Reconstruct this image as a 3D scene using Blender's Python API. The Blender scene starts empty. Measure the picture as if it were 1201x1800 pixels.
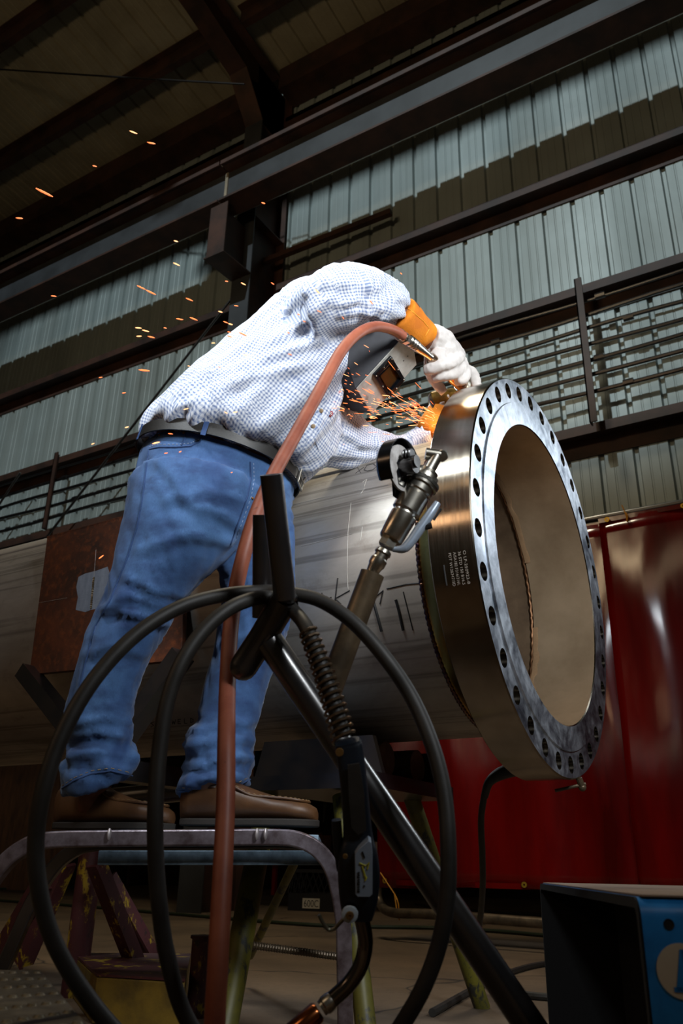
import bpy, bmesh, math, random
from math import sin, cos, pi, radians, sqrt, atan2
from mathutils import Vector, Matrix, noise
V = Vector
random.seed(7)
S = bpy.context.scene
COL = S.collection
# ---------------------------------------------------------------- camera, world, lights, exposure
F, PITCH, YAW, ROLL = 1464.0, radians(23.1), radians(31.7), radians(1.25)
CAM = V((0, 0, .4))
fw = V((-sin(YAW)*cos(PITCH), cos(YAW)*cos(PITCH), sin(PITCH)))
_rt = V((cos(YAW), sin(YAW), 0)); _up = _rt.cross(fw)
rt = cos(ROLL)*_rt + sin(ROLL)*_up
up = -sin(ROLL)*_rt + cos(ROLL)*_up
cd = bpy.data.cameras.new('camera'); cam = bpy.data.objects.new('camera', cd); COL.objects.link(cam)
M3 = Matrix((rt, up, -fw)).transposed()
cam.matrix_world = Matrix.Translation(CAM) @ M3.to_4x4()
cd.sensor_fit = 'VERTICAL'; cd.sensor_height = 36; cd.sensor_width = 24; cd.lens = F/1800*36
cd.clip_start = .02; cd.clip_end = 100
cd.dof.use_dof = True; cd.dof.focus_distance = 2.35; cd.dof.aperture_fstop = 7.0
S.camera = cam
S.view_settings.view_transform = 'Standard'; S.view_settings.look = 'None'
S.view_settings.gamma = 1; S.view_settings.exposure = 0.0; S.view_settings.use_curve_mapping = False
w = bpy.data.worlds.new('world'); S.world = w; w.use_nodes = True
w.node_tree.nodes['Background'].inputs[0].default_value = (.95, .74, .46, 1)
w.node_tree.nodes['Background'].inputs[1].default_value = .016

def aim(o, tgt): o.rotation_euler = (V(tgt)-o.location).to_track_quat('-Z', 'Y').to_euler()
def light(name, kind, loc, tgt, power, color, **k):
    d = bpy.data.lights.new(name, kind); d.energy = power; d.color = color
    o = bpy.data.objects.new(name, d); COL.objects.link(o); o.location = loc; aim(o, tgt)
    for a, b in k.items(): setattr(d, a, b)
    return o
# daylight coming through a roof opening shaped for it behind the camera onto the wall
light('daylight_spot', 'SPOT', (-3.6, -8, 15.4), (-4.4, 7, 6.0), 5600, (.80, .93, .97), shadow_soft_size=.18, spot_size=radians(50), spot_blend=.35)
# photographer's strobes: key on the right, kicker from the far left, one behind the curtain side for the flange face
light('key_strobe', 'AREA', (1.15, .4, 2.15), (-1.1, 1.95, 1.6), 20, (.93, .97, 1.0), shape='RECTANGLE', size=.45, size_y=.8, spread=radians(70))
light('boom_strobe', 'AREA', (-1.35, .15, 3.05), (-1.2, 1.95, 1.5), 9, (.86, .94, 1.0), shape='RECTANGLE', size=.7, size_y=.16, spread=radians(58))
light('rim_strobe', 'AREA', (-3.6, 3.9, 3.6), (-1.2, 1.8, 1.7), 8, (.95, .98, 1.0), shape='RECTANGLE', size=.5, size_y=.5, spread=radians(80))
light('side_strobe', 'AREA', (.9, 4.3, 2.6), (-.7, 2.3, 1.5), 5, (.88, .95, 1.0), shape='RECTANGLE', size=.5, size_y=.5, spread=radians(90))
light('bay_lamp', 'AREA', (-2.85, 3.4, 8.2), (-2.6, 3.2, 0), 62, (1.0, .86, .62), shape='RECTANGLE', size=1.3, size_y=.7, spread=radians(110))
light('shop_lamp', 'AREA', (-1.5, -2.5, 4.5), (-2.0, 3.0, 0.6), 9, (1.0, .72, .44), shape='RECTANGLE', size=2.5, size_y=.5)
light('wall_wash', 'AREA', (-3.5, -2.5, 5.2), (-4.6, 7.0, 8.4), 42, (1.0, .74, .44), shape='RECTANGLE', size=2.0, size_y=.6, spread=radians(120))  # unseen warm fill added to lift the shaded wall and roof
light('ring_band_light', 'AREA', (-2.6, -1.6, 2.3), (-.8, 1.9, 1.3), 7, (1.0, .62, .36), shape='RECTANGLE', size=1.2, size_y=.35)  # unseen warm area light added for reflected bands on the flange rim

# ---------------------------------------------------------------- pixel -> world helpers (world positions of measured points)
def ray(px, py): return ((px-600.5)/F*rt - (py-900)/F*up + fw)
def P(px, py, D): return CAM + ray(px, py)*D
def PX(px, py, X): d = ray(px, py); return CAM + d*((X-CAM.x)/d.x)
def PY(px, py, Y): d = ray(px, py); return CAM + d*((Y-CAM.y)/d.y)
def PZ(px, py, Z): d = ray(px, py); return CAM + d*((Z-CAM.z)/d.z)
def PP(px, py, o, n): d = ray(px, py); return CAM + d*((o-CAM).dot(n)/d.dot(n))

# ---------------------------------------------------------------- materials
def lin(c): return tuple(((x/12.92) if x <= .04045 else ((x+.055)/1.055)**2.4) for x in c)
def hexc(h): return lin(tuple(int(h[i:i+2], 16)/255 for i in (0, 2, 4)))
MC = {}
class N:
    def __init__(s, name):
        s.m = bpy.data.materials.new(name); s.m.use_nodes = True; s.t = s.m.node_tree; s.n = s.t.nodes; s.b = s.n['Principled BSDF']
    def new(s, t, **k):
        x = s.n.new(t)
        for a, b in k.items():
            if a.startswith('i_'):
                x.inputs[int(a[2:]) if a[2:].isdigit() else a[2:].replace('_', ' ')].default_value = b
            else: setattr(x, a, b)
        return x
    def l(s, a, b): s.t.links.new(a, b)
    def coord(s, scale=(1, 1, 1), rot=(0, 0, 0), which='Object'):
        c = s.new('ShaderNodeTexCoord'); m = s.new('ShaderNodeMapping'); m.inputs['Scale'].default_value = scale; m.inputs['Rotation'].default_value = rot
        s.l(c.outputs[which], m.inputs[0]); return m.outputs[0]
    def noise(s, scale, detail=5, vec=None, rough=.6, dist=0):
        x = s.new('ShaderNodeTexNoise'); x.inputs['Scale'].default_value = scale; x.inputs['Detail'].default_value = detail
        x.inputs['Roughness'].default_value = rough; x.inputs['Distortion'].default_value = dist
        s.l(vec if vec is not None else s.coord(), x.inputs['Vector']); return x.outputs['Fac']
    def ramp(s, fac, stops):
        r = s.new('ShaderNodeValToRGB'); e = r.color_ramp.elements
        while len(e) < len(stops): e.new(.5)
        for el, (p, c) in zip(e, stops): el.position = p; el.color = (*c, 1) if len(c) == 3 else c
        s.l(fac, r.inputs[0]); return r.outputs[0]
    def mix(s, fac, a, b, mode='MIX'):
        x = s.new('ShaderNodeMix', data_type='RGBA', blend_type=mode)
        for sock, v in ((0, fac), (6, a), (7, b)):
            if hasattr(v, 'is_output'): s.l(v, x.inputs[sock])
            else: x.inputs[sock].default_value = v if sock == 0 else ((*v, 1) if len(v) == 3 else v)
        return x.outputs[2]
    def math(s, op, a, b=0, c=0):
        x = s.new('ShaderNodeMath', operation=op)
        for i, v in enumerate((a, b, c)):
            if hasattr(v, 'is_output'): s.l(v, x.inputs[i])
            else: x.inputs[i].default_value = v
        return x.outputs[0]
    def bump(s, h, strength=.3, dist=.01, nrm=None):
        x = s.new('ShaderNodeBump'); x.inputs['Strength'].default_value = strength; x.inputs['Distance'].default_value = dist
        s.l(h, x.inputs['Height'])
        if nrm is not None: s.l(nrm, x.inputs['Normal'])
        s.l(x.outputs[0], s.b.inputs['Normal']); return x.outputs[0]
    def set(s, **k):
        for a, v in k.items():
            i = s.b.inputs[a.replace('_', ' ')]
            if hasattr(v, 'is_output'): s.l(v, i)
            else: i.default_value = (*v, 1) if isinstance(v, tuple) and len(v) == 3 else v
        return s.m
def mat(name, c, rough=.5, metal=0, var=.25, vscale=6, bump=0, bscale=60, c2=None, **k):
    if name in MC: return MC[name]
    n = N(name); base = hexc(c); other = hexc(c2) if c2 else tuple(x*(1-var) for x in base)
    f = n.noise(vscale)
    n.set(Base_Color=n.mix(n.ramp(f, [(.35, (0, 0, 0)), (.65, (1, 1, 1))]), base, other), Roughness=rough, Metallic=metal, **k)
    if bump: n.bump(n.noise(bscale), bump, .004)
    MC[name] = n.m; return n.m

# ---------------------------------------------------------------- mesh builder
ORG = {}
def basis(d):
    d = d.normalized(); a = V((0, 0, 1)) if abs(d.z) < .95 else V((1, 0, 0))
    u = a.cross(d).normalized(); return u, d.cross(u).normalized(), d
def cat(pts, n):
    pts = [V(p) for p in pts]; out = []
    ext = [2*pts[0]-pts[1]]+pts+[2*pts[-1]-pts[-2]]
    for i in range(1, len(ext)-2):
        a, b, c, d = ext[i-1:i+3]
        for k in range(n):
            t = k/n; out.append(.5*((2*b)+(c-a)*t+(2*a-5*b+4*c-d)*t*t+(3*b-a-3*c+d)*t**3))
    out.append(pts[-1]); return out
def lerpl(v, n):
    out = []
    for i in range(len(v)-1):
        for k in range(n): out.append(v[i]+(v[i+1]-v[i])*k/n)
    return out+[v[-1]]
class G:
    def __init__(s): s.v = []; s.f = []; s.m = []; s.uv = {}
    def add(s, vs, fs, mi=0):
        o = len(s.v); s.v += [V(x) for x in vs]; s.f += [tuple(o+i for i in f) for f in fs]; s.m += [mi]*len(fs); return s
    def box(s, c, d, ax=None, mi=0):
        u, v, w_ = ax or (V((1, 0, 0)), V((0, 1, 0)), V((0, 0, 1))); c = V(c)
        vs = [c+u*d[0]/2*i+v*d[1]/2*j+w_*d[2]/2*k for i in (-1, 1) for j in (-1, 1) for k in (-1, 1)]
        return s.add(vs, [(0, 1, 3, 2), (4, 6, 7, 5), (0, 4, 5, 1), (2, 3, 7, 6), (0, 2, 6, 4), (1, 5, 7, 3)], mi)
    def span(s, a, b, mi=0): a, b = V(a), V(b); return s.box((a+b)/2, [abs(x) for x in (b-a)], mi=mi)
    def beam(s, p, q, w_, h, upv=(0, 0, 1), mi=0):
        p, q = V(p), V(q); d = (q-p).normalized(); u = d.cross(V(upv)).normalized(); v = u.cross(d)
        return s.box((p+q)/2, ((q-p).length, w_, h), (d, u, v), mi)
    def rings(s, rings, closed=True, cap=True, mi=0, loop=False):
        n = len(rings[0]); vs = [p for r in rings for p in r]; fs = []
        m = len(rings)
        for i in range(m if loop else m-1):
            for j in range(n if closed else n-1):
                a, b = i*n+j, i*n+(j+1) % n; i2 = (i+1) % m; fs.append((a, b, i2*n+(j+1) % n, i2*n+j))
        if cap and closed and not loop: fs += [tuple(range(n))[::-1], tuple((m-1)*n+j for j in range(n))]
        return s.add(vs, fs, mi)
    def tube(s, pts, r, n=12, sm=0, cap=True, mi=0, loop=False, flat=1):
        pts = [V(p) for p in pts]
        rs = list(r) if hasattr(r, '__len__') else [r]*len(pts)
        if sm: pts = cat(pts, sm); rs = lerpl(rs, sm)
        k = len(pts); u = None; rr = []
        for i in range(k):
            a, b = pts[max(i-1, 0)], pts[min(i+1, k-1)]
            if loop: a, b = pts[(i-1) % k], pts[(i+1) % k]
            d = (b-a).normalized()
            if u is None: u = basis(d)[0]
            u = (u-d*u.dot(d)).normalized(); v = d.cross(u)
            rr.append([pts[i]+(u*cos(2*pi*j/n)+v*sin(2*pi*j/n)*flat)*rs[i] for j in range(n)])
        return s.rings(rr, cap=cap, mi=mi, loop=loop)
    def lathe(s, o, d, prof, n=32, cap=True, mi=0, loop=False):
        u, v, d = basis(V(d)); o = V(o)
        return s.rings([[o+d*t+(u*cos(2*pi*j/n)+v*sin(2*pi*j/n))*r for j in range(n)] for t, r in prof], cap=cap, mi=mi, loop=loop)
    def prism(s, poly, ex, mi=0):
        poly = [V(p) for p in poly]; ex = V(ex); n = len(poly)
        return s.add(poly+[p+ex for p in poly], [tuple(range(n))[::-1], tuple(range(n, 2*n))]+[(i, (i+1) % n, n+(i+1) % n, n+i) for i in range(n)], mi)
    def ball(s, c, r, sc=(1, 1, 1), n=12, ax=None, mi=0):
        c = V(c); A = ax or (V((1, 0, 0)), V((0, 1, 0)), V((0, 0, 1)))
        rr = []
        for i in range(1, n):
            t = pi*i/n; rr.append([c+(A[0]*cos(2*pi*j/(2*n))*sin(t)*sc[0]+A[1]*sin(2*pi*j/(2*n))*sin(t)*sc[1]+A[2]*cos(t)*sc[2])*r for j in range(2*n)])
        return s.rings(rr, mi=mi)
    def build(s, name, m, parent=None, bevel=0, sharp=35, label=None, org=None, smooth=True, mats=None):
        if org is None:
            if parent is not None: org = ORG[parent.name]
            else:
                xs = [p.x for p in s.v]; ys = [p.y for p in s.v]; zs = [p.z for p in s.v]
                org = V(((min(xs)+max(xs))/2, (min(ys)+max(ys))/2, min(zs)))
        org = V(org)
        me = bpy.data.meshes.new(name); me.from_pydata([p-org for p in s.v], [], s.f); me.update()
        for x in ([m] if m else [])+(mats or []): me.materials.append(x)
        for p, mi in zip(me.polygons, s.m): p.material_index = mi; p.use_smooth = smooth
        bm = bmesh.new(); bm.from_mesh(me); bmesh.ops.recalc_face_normals(bm, faces=bm.faces); bm.to_mesh(me); bm.free()
        if smooth: me.set_sharp_from_angle(angle=radians(sharp))
        o = bpy.data.objects.new(name, me); COL.objects.link(o)
        if parent is not None: o.parent = parent; o.location = org-ORG[parent.name]
        else: o.location = org
        ORG[o.name] = org
        if bevel:
            b = o.modifiers.new('bevel', 'BEVEL'); b.width = bevel; b.segments = 2; b.limit_method = 'ANGLE'; b.angle_limit = radians(50)
        if label: o['label'] = label
        return o
def tag(o, label, cat_, group=None):
    o['label'] = label; o['category'] = cat_
    if group: o['group'] = group
    return o
def struct(o, label=None):
    o['kind'] = 'structure'
    if label: o['label'] = label
    return o
def thing(name, loc, label, cat_, group=None):
    o = bpy.data.objects.new(name, None); COL.objects.link(o); o.location = V(loc); o.empty_display_size = .1
    ORG[o.name] = V(loc); return tag(o, label, cat_, group)
def text_mesh(body, size):
    c = bpy.data.curves.new('t', 'FONT'); c.body = body; c.size = size; c.resolution_u = 3
    o = bpy.data.objects.new('t', c); COL.objects.link(o)
    me = bpy.data.meshes.new_from_object(o.evaluated_get(bpy.context.evaluated_depsgraph_get()))
    vs = [v.co.copy() for v in me.vertices]; fs = [tuple(p.vertices) for p in me.polygons]
    bpy.data.objects.remove(o); bpy.data.meshes.remove(me); return vs, fs
# ---------------------------------------------------------------- shared materials
def sheet_mat(name, a, b, rough, stain=.35):
    n = N(name); vec = n.coord((1, 1, .12)); f = n.noise(1.6, 6, vec); g = n.noise(.5, 3)
    c = n.mix(n.ramp(f, [(.3, (0, 0, 0)), (.75, (1, 1, 1))]), hexc(a), hexc(b))
    n.set(Base_Color=n.mix(n.math('MULTIPLY', n.ramp(g, [(.45, (0, 0, 0)), (.7, (1, 1, 1))]), stain), c, hexc('5a5240')),
          Roughness=n.ramp(f, [(.3, (rough,)*3), (.7, (rough+.15,)*3)]), Metallic=.15, Specular_IOR_Level=.6)
    n.bump(n.noise(5, 2), .12, .02); return n.m
M_wall = sheet_mat('painted_sheet_metal', 'a3adab', '8d9998', .46)
M_roof = sheet_mat('roof_sheet_metal', 'aea68e', '8f8872', .5)
M_steel = mat('dark_red_oxide_steel', '4a2e22', .6, 0, c2='2b1c16', vscale=3, bump=.15)
M_gird = mat('grey_painted_girder', '3f4246', .5, 0, c2='303235', vscale=2)
M_black = mat('black_painted_steel', '111216', .28, 0, c2='1f1b1a', vscale=14, bump=.04, bscale=90, Specular_IOR_Level=1.0, Coat_Weight=.6, Coat_Roughness=.2)
M_rubber = mat('black_rubber', '2c2a27', .55, 0, c2='1f1d1b', vscale=20, bump=.08)
M_plastic = mat('dark_navy_plastic', '0f1a26', .42, 0, c2='0a1119', vscale=10, bump=.05, bscale=200)
M_chrome = mat('bright_tool_steel', 'd0ccc2', .27, 1, c2='aaa497', vscale=30)
M_rustpipe = mat('worn_brown_steel', '6a5a45', .38, .5, c2='44392c', vscale=16, bump=.1)
def metal_brushed():
    n = N('machined_stainless'); c = n.coord(); ax = n.coord((60, 2, 2)); f = n.noise(3, 6, ax, .7); g = n.noise(5, 4)
    n.set(Base_Color=n.mix(n.ramp(g, [(.35, (0, 0, 0)), (.7, (1, 1, 1))]), hexc('a99f90'), hexc('857a6a')), Metallic=1.0,
          Roughness=n.ramp(f, [(.3, (.16,)*3), (.7, (.24,)*3)]), Anisotropic=.85, Anisotropic_Rotation=.25)
    t = n.new('ShaderNodeTangent', direction_type='RADIAL', axis='X'); n.l(t.outputs[0], n.b.inputs['Tangent'])
    n.bump(f, .015, .001); return n.m
M_ring = metal_brushed()
def metal_face():
    n = N('machined_flange_face')
    tc = n.new('ShaderNodeTexCoord'); sp = n.new('ShaderNodeSeparateXYZ'); n.l(tc.outputs['Object'], sp.inputs[0])
    r = n.math('SQRT', n.math('ADD', n.math('MULTIPLY', sp.outputs[1], sp.outputs[1]), n.math('MULTIPLY', sp.outputs[2], sp.outputs[2])))
    w1 = n.new('ShaderNodeTexNoise', noise_dimensions='1D'); w1.inputs['Scale'].default_value = 420; w1.inputs['Detail'].default_value = 3; n.l(r, w1.inputs['W'])
    g = n.noise(7, 6, None, .7, .8); g2 = n.noise(38, 4)
    sc = n.math('ADD', n.math('MULTIPLY', g, .7), n.math('MULTIPLY', g2, .3))
    n.set(Base_Color=n.mix(n.ramp(sc, [(.4, (0, 0, 0)), (.62, (1, 1, 1))]), hexc('ccd3dc'), hexc('707a88')), Metallic=1.0,
          Roughness=n.ramp(sc, [(.35, (.46,)*3), (.65, (.3,)*3)]), Anisotropic=.4)
    t = n.new('ShaderNodeTangent', direction_type='RADIAL', axis='X'); n.l(t.outputs[0], n.b.inputs['Tangent'])
    n.bump(n.math('ADD', w1.outputs[0], n.math('MULTIPLY', g2, .8)), .14, .002); return n.m
M_face = metal_face()
def pipe_mat():
    n = N('mill_finish_pipe'); f = n.noise(2.2, 8, n.coord((1, 2.5, 2.5)), .65, .4); g = n.noise(14, 5); s = n.noise(3, 3, n.coord((.15, 6, 6)))
    c = n.mix(n.ramp(f, [(.3, (0, 0, 0)), (.75, (1, 1, 1))]), hexc('c4bfb7'), hexc('908880'))
    c = n.mix(n.ramp(s, [(.55, (0, 0, 0)), (.62, (.5,)*3), (.66, (0, 0, 0))]), c, hexc('55504a'))
    c = n.mix(n.ramp(g, [(.6, (0, 0, 0)), (.8, (.5,)*3)]), c, hexc('6b5f52'))
    n.set(Base_Color=c, Metallic=.75, Roughness=n.ramp(f, [(.3, (.42,)*3), (.7, (.58,)*3)])); n.bump(g, .12, .003); return n.m
M_pipe = pipe_mat()
def rust_mat():
    n = N('rusty_plate'); f = n.noise(4, 8, None, .7, .5); g = n.noise(45, 6)
    c = n.mix(n.ramp(f, [(.35, (0, 0, 0)), (.65, (1, 1, 1))]), hexc('5e2d12'), hexc('27140b'))
    c = n.mix(n.ramp(g, [(.5, (0, 0, 0)), (.7, (.7,)*3)]), c, hexc('733a16')); n.set(Base_Color=c, Roughness=.62, Metallic=.1); n.bump(g, .25, .003); return n.m
M_rust = rust_mat()
def floor_mat():
    n = N('concrete_floor'); f = n.noise(1.3, 8, None, .65, .4); g = n.noise(40, 6)
    vo = n.new('ShaderNodeTexVoronoi', feature='DISTANCE_TO_EDGE'); vo.inputs['Scale'].default_value = .55; 
    mp = n.coord(); ad = n.new('ShaderNodeVectorMath', operation='ADD'); nz = n.new('ShaderNodeTexNoise'); nz.inputs['Scale'].default_value = 3; n.l(mp, nz.inputs[0]); n.l(mp, ad.inputs[0]); 
    sc_ = n.new('ShaderNodeVectorMath', operation='SCALE'); sc_.inputs[3].default_value = .35; n.l(nz.outputs['Color'], sc_.inputs[0]); n.l(sc_.outputs[0], ad.inputs[1]); n.l(ad.outputs[0], vo.inputs['Vector'])
    crack = n.ramp(vo.outputs['Distance'], [(0, (1, 1, 1)), (.008, (0, 0, 0))])
    c = n.mix(n.ramp(f, [(.3, (0, 0, 0)), (.7, (1, 1, 1))]), hexc('7a6650'), hexc('4f4133'))
    c = n.mix(n.ramp(g, [(.55, (0, 0, 0)), (.75, (.5,)*3)]), c, hexc('3d342a')); c = n.mix(crack, c, hexc('1e1914'))
    n.set(Base_Color=c, Roughness=.75); n.bump(g, .2, .004); return n.m
M_floor = floor_mat()
def curtain_mat():
    n = N('red_welding_curtain'); f = n.noise(2, 5, n.coord((1.5, 1, .35)), .6, .3); g = n.noise(6, 6, n.coord((1, 1, .15)), .7)
    c = n.mix(n.ramp(f, [(.35, (0, 0, 0)), (.7, (1, 1, 1))]), hexc('6c0605'), hexc('430202'))
    c = n.mix(n.ramp(g, [(.6, (0, 0, 0)), (.75, (.35,)*3)]), c, hexc('7c100c'))
    n.set(Base_Color=c, Roughness=.13, Specular_IOR_Level=.5, Transmission_Weight=.12); n.bump(n.noise(3, 3, n.coord((1, 1, .3))), .25, .02); return n.m
M_curtain = curtain_mat()
def yellowpaint():
    n = N('chipped_yellow_paint'); f = n.noise(22, 7, n.coord((1, 1, .5)), .7); g = n.noise(5, 4)
    c = n.mix(n.ramp(g, [(.4, (0, 0, 0)), (.65, (1, 1, 1))]), hexc('6c661f'), hexc('45421a'))
    n.set(Base_Color=n.mix(n.ramp(f, [(.54, (0, 0, 0)), (.6, (1, 1, 1))]), c, hexc('2e2f2a')), Roughness=.5); n.bump(f, .2, .002); return n.m
M_yel = yellowpaint()
def purplepaint():
    n = N('chipped_maroon_paint'); f = n.noise(16, 7, n.coord((1, 1, .6)), .7); g = n.noise(40, 5)
    c = n.mix(n.ramp(f, [(.55, (0, 0, 0)), (.6, (1, 1, 1))]), hexc('4a2326'), hexc('a3881f'))
    n.set(Base_Color=n.mix(n.ramp(g, [(.6, (0, 0, 0)), (.7, (1, 1, 1))]), c, hexc('2b1d1c')), Roughness=.5); n.bump(f, .2, .002); return n.m
M_pur = purplepaint()
def flat(name, c, rough=.6, metal=0): return mat(name, c, rough, metal, var=.12, vscale=12)
# ---------------------------------------------------------------- the building
g = G(); g.span((-26, -1.5, -.1), (6, 14.2, 0)); struct(g.build('floor', M_floor))
WY = 7.0
def sheet(x0, x1, pitch=.305, off=0):
    """corrugated profile: list of (x, depth) with one deep rib per pitch and two shallow lines"""
    pr = []; x = x0+off
    while x < x1:
        for dx, dd in ((0, 0), (.014, .036), (.044, .036), (.058, 0), (.128, 0), (.134, .0032), (.144, .0032), (.150, 0), (.212, 0), (.218, .0032), (.228, .0032), (.234, 0)):
            pr.append((x+dx, dd))
        x += pitch
    return pr
def wall_panel(name, x0, x1, z0, z1, lap):
    pr = sheet(x0, x1); g = G(); rows = []
    zs = [z0, z1]
    for z in zs: rows.append([V((x, WY+d, z)) for x, d in pr])
    g.rings(rows, closed=False, cap=False)
    return g
g = wall_panel('', -15, 2.4, 2.35, 10.9, 0); struct(g.build('wall_back', M_wall, sharp=20))
# roof sheets: fall of 1:12, ribs run up the slope; opening shaped to crop the daylight spot
SL = .083
def rz(y): return 10.82+SL*(7-y)
g = G(); pr = sheet(-15, 2.4, off=.1)
g.rings([[V((x, y, rz(y)+d)) for x, d in pr] for y in (7.0, .9)], closed=False, cap=False); g.rings([[V((x, y, rz(y)+d)) for x, d in pr] for y in (-3.15, -14)], closed=False, cap=False); struct(g.build('ceiling', M_roof, sharp=20))  # unseen rear sheet added to block the daylight spot low on the wall
# left gable far end closes the hall
g = G(); g.span((-15.2, -1.5, 0), (-15, 7.2, 12.5)); g.span((-26, 7.2, 0), (-25.8, 14.2, 3.6)); struct(g.build('wall_left', mat('dim_wall', '5b5347', .7)))

def zgirt(z, x0, x1, m=M_steel, y=WY-.2, h=.19):
    g = G(); g.span((x0, y, z-.012), (x1, WY-.004, z)); g.span((x0, y, z-.012-.0), (x1, y+.012, z-.05)); g.span((x0, WY-.016, z-.012), (x1, WY-.004, z-h))
    g.span((x0, y+.0, z), (x1, y+.01, z+.045)); return g
CX = -5.40
for i, (z, x0, x1, lab) in enumerate([
    (7.10, CX+.16, 2.3, 'dark steel wall girt crossing the right bay just under the wide shadow band'),
    (5.62, CX+.16, 2.3, 'dark steel wall girt directly above the row of conduits, right of the column'),
    (4.10, CX+.16, 2.3, 'dark steel wall girt below the row of conduits, right of the column'),
    (7.06, -15, CX-.16, 'dark steel wall girt in the left bay under the shadowed wall band'),
    (5.55, -15, CX-.16, 'dark steel wall girt in the left bay directly above the conduits'),
    (4.45, -15, CX-.16, 'dark steel wall girt in the left bay below the conduits, above the pipe')]):
    tag(zgirt(z, x0, x1).build('wall_girt', M_steel), lab, 'girt', 'wall girts')
for x0, x1, lab in ((CX+.16, 2.3, 'top wall girt of the right bay, above the crane girder'), (-15, CX-.16, 'top wall girt of the left bay, above the crane girder')):
    g = G(); g.span((x0, WY-.22, 9.9), (x1, WY-.005, 9.98)); g.span((x0, WY-.22, 9.78), (x1, WY-.2, 9.98)); g.span((x0, WY-.1, 9.55), (x1, WY-.005, 9.9))
    tag(g.build('wall_girt', M_steel), lab, 'girt', 'wall girts')
# eave strut and purlins
def zsec(y, x0, x1, h=.24, w_=.09):
    z = rz(y)-.01; g = G(); g.span((x0, y-w_, z-.012), (x1, y, z)); g.span((x0, y-.006, z-h), (x1, y+.006, z)); g.span((x0, y, z-h), (x1, y+w_, z-h+.012)); return g
for i, (x0, x1, side) in enumerate(((-15, CX-.12, 'left'), (CX+.12, 2.3, 'right'))):
    g = G(); g.span((x0, 6.62, 10.42), (x1, 6.64, 10.78)); g.span((x0, 6.62, 10.40), (x1, 6.99, 10.42))
    tag(g.build('eave_strut', M_steel), 'deep dark eave strut along the top of the %s wall bay' % side, 'beam', 'eave struts')
    for k, y in enumerate((5.72, 4.35, 2.98, 1.61)):
        lab = ('roof purlin nearest the eave', 'second roof purlin from the eave', 'third roof purlin from the eave', 'fourth roof purlin from the eave')[k]
        tag(zsec(y, x0, x1).build('roof_purlin', M_steel), '%s, %s of the rafter' % (lab, side), 'purlin', 'roof purlins')
# rigid frame: column + haunch + rafter
col = thing('frame_column', (CX, 6.6, 0), 'tall dark brown steel column and rafter frame rising behind the worker up to the roof', 'frame')
g = G(); g.span((CX-.14, 6.30, 0), (CX+.14, 6.315, 9.5)); g.build('flange', M_gird, col, label='grey-brown front face of the column')
g = G(); g.span((CX-.008, 6.31, 0), (CX+.008, 6.95, 10.6)); g.span((CX-.14, 6.94, 0), (CX+.14, 6.955, 10.6))
for z in (3.2, 5.3, 7.9, 9.45): g.span((CX-.13, 6.31, z), (CX+.13, 6.94, z+.014))
g.build('web', M_steel, col)
raf = col
def slab(pts_yz, x0, x1): return [V((x0, y, z)) for y, z in pts_yz], (x1-x0, 0, 0)
g = G(); low = [(6.32, 9.5), (5.9, 10.06), (5.0, 10.25), (3.0, 10.5), (.9, 10.75)]
topl = [(.9, rz(.9)-.26), (3, rz(3)-.26), (5, rz(5)-.25), (6.62, rz(6.6)-.25), (6.95, 10.55)]
g.prism([V((CX-.008, y, z)) for y, z in low+topl], (.016, 0, 0)); g.prism([V((CX-.008, y, z)) for y, z in ((6.95, 9.5), (6.32, 9.5), (5.9, 10.06), (6.95, 10.55))], (.016, 0, 0)); g.build('rafter_web', M_steel, raf)
g = G()
for a, b in zip(low[:-1], low[1:]): g.beam((CX, a[0], a[1]), (CX, b[0], b[1]), .28, .016)
g.build('bottom_flange', M_steel, raf)
g = G()
for a, b in zip(topl[:-2], topl[1:-1]): g.beam((CX, a[0], a[1]), (CX, b[0], b[1]), .28, .016)
g.build('top_flange', M_steel, raf)
# corbel carrying the crane girder
cb = thing('crane_bracket', (CX, 5.95, 6.92), 'stubby steel bracket with a flat sloping base plate on the column under the crane girder', 'bracket')
g = G(); g.beam((CX, 5.78, 6.93), (CX, 6.3, 6.97), .30, .016); g.build('base_plate', M_steel, cb)
g = G(); g.span((CX-.13, 5.80, 6.95), (CX+.13, 5.815, 7.7)); g.build('stub_face', M_steel, cb)
g = G(); g.span((CX-.008, 5.815, 6.95), (CX+.008, 6.3, 7.72)); g.build('stub_web', M_steel, cb)
for x0, x1, side in ((-15, CX-.01, 'left'), (CX+.01, 2.3, 'right')):
    t = thing('crane_girder', ((x0+x1)/2, 5.9, 7.72), 'long grey crane runway girder %s of the column joint' % side, 'girder', 'crane runway girders')
    g = G(); g.span((x0, 5.90, 7.75), (x1, 5.912, 8.28)); g.build('web', M_gird, t)
    g = G(); g.span((x0, 5.76, 7.72), (x1, 6.06, 7.75)); g.build('bottom_flange', M_steel, t)
    g = G(); g.span((x0, 5.74, 8.28), (x1, 6.10, 8.30)); g.span((x0, 5.73, 8.27), (x1, 5.75, 8.33)); g.build('top_flange', M_steel, t)
    g = G(); g.span((x0, 5.89, 8.30), (x1, 5.93, 8.43)); g.span((x0, 5.85, 8.30), (x1, 5.97, 8.32))
    x = x0+.3
    while x < x1: g.span((x, 5.80, 8.30), (x+.07, 5.89, 8.36)); x += .42
    g.build('rail', M_rustpipe, t)
g = G(); g.span((CX-.02, 5.88, 7.76), (CX+.02, 5.9, 8.27)); g.build('splice_plate', mat('pale_plate', '9a8f7c', .5), t, label='pale splice plate')
g = G(); g.tube([(-15, 6.16, 7.86), (2.3, 6.16, 7.86)], .020, 10); tag(g.build('conduit_pipe', mat('galvanised', 'b9b3a6', .35, .8)), 'thin bright conduit running just below the crane girder', 'conduit')
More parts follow.
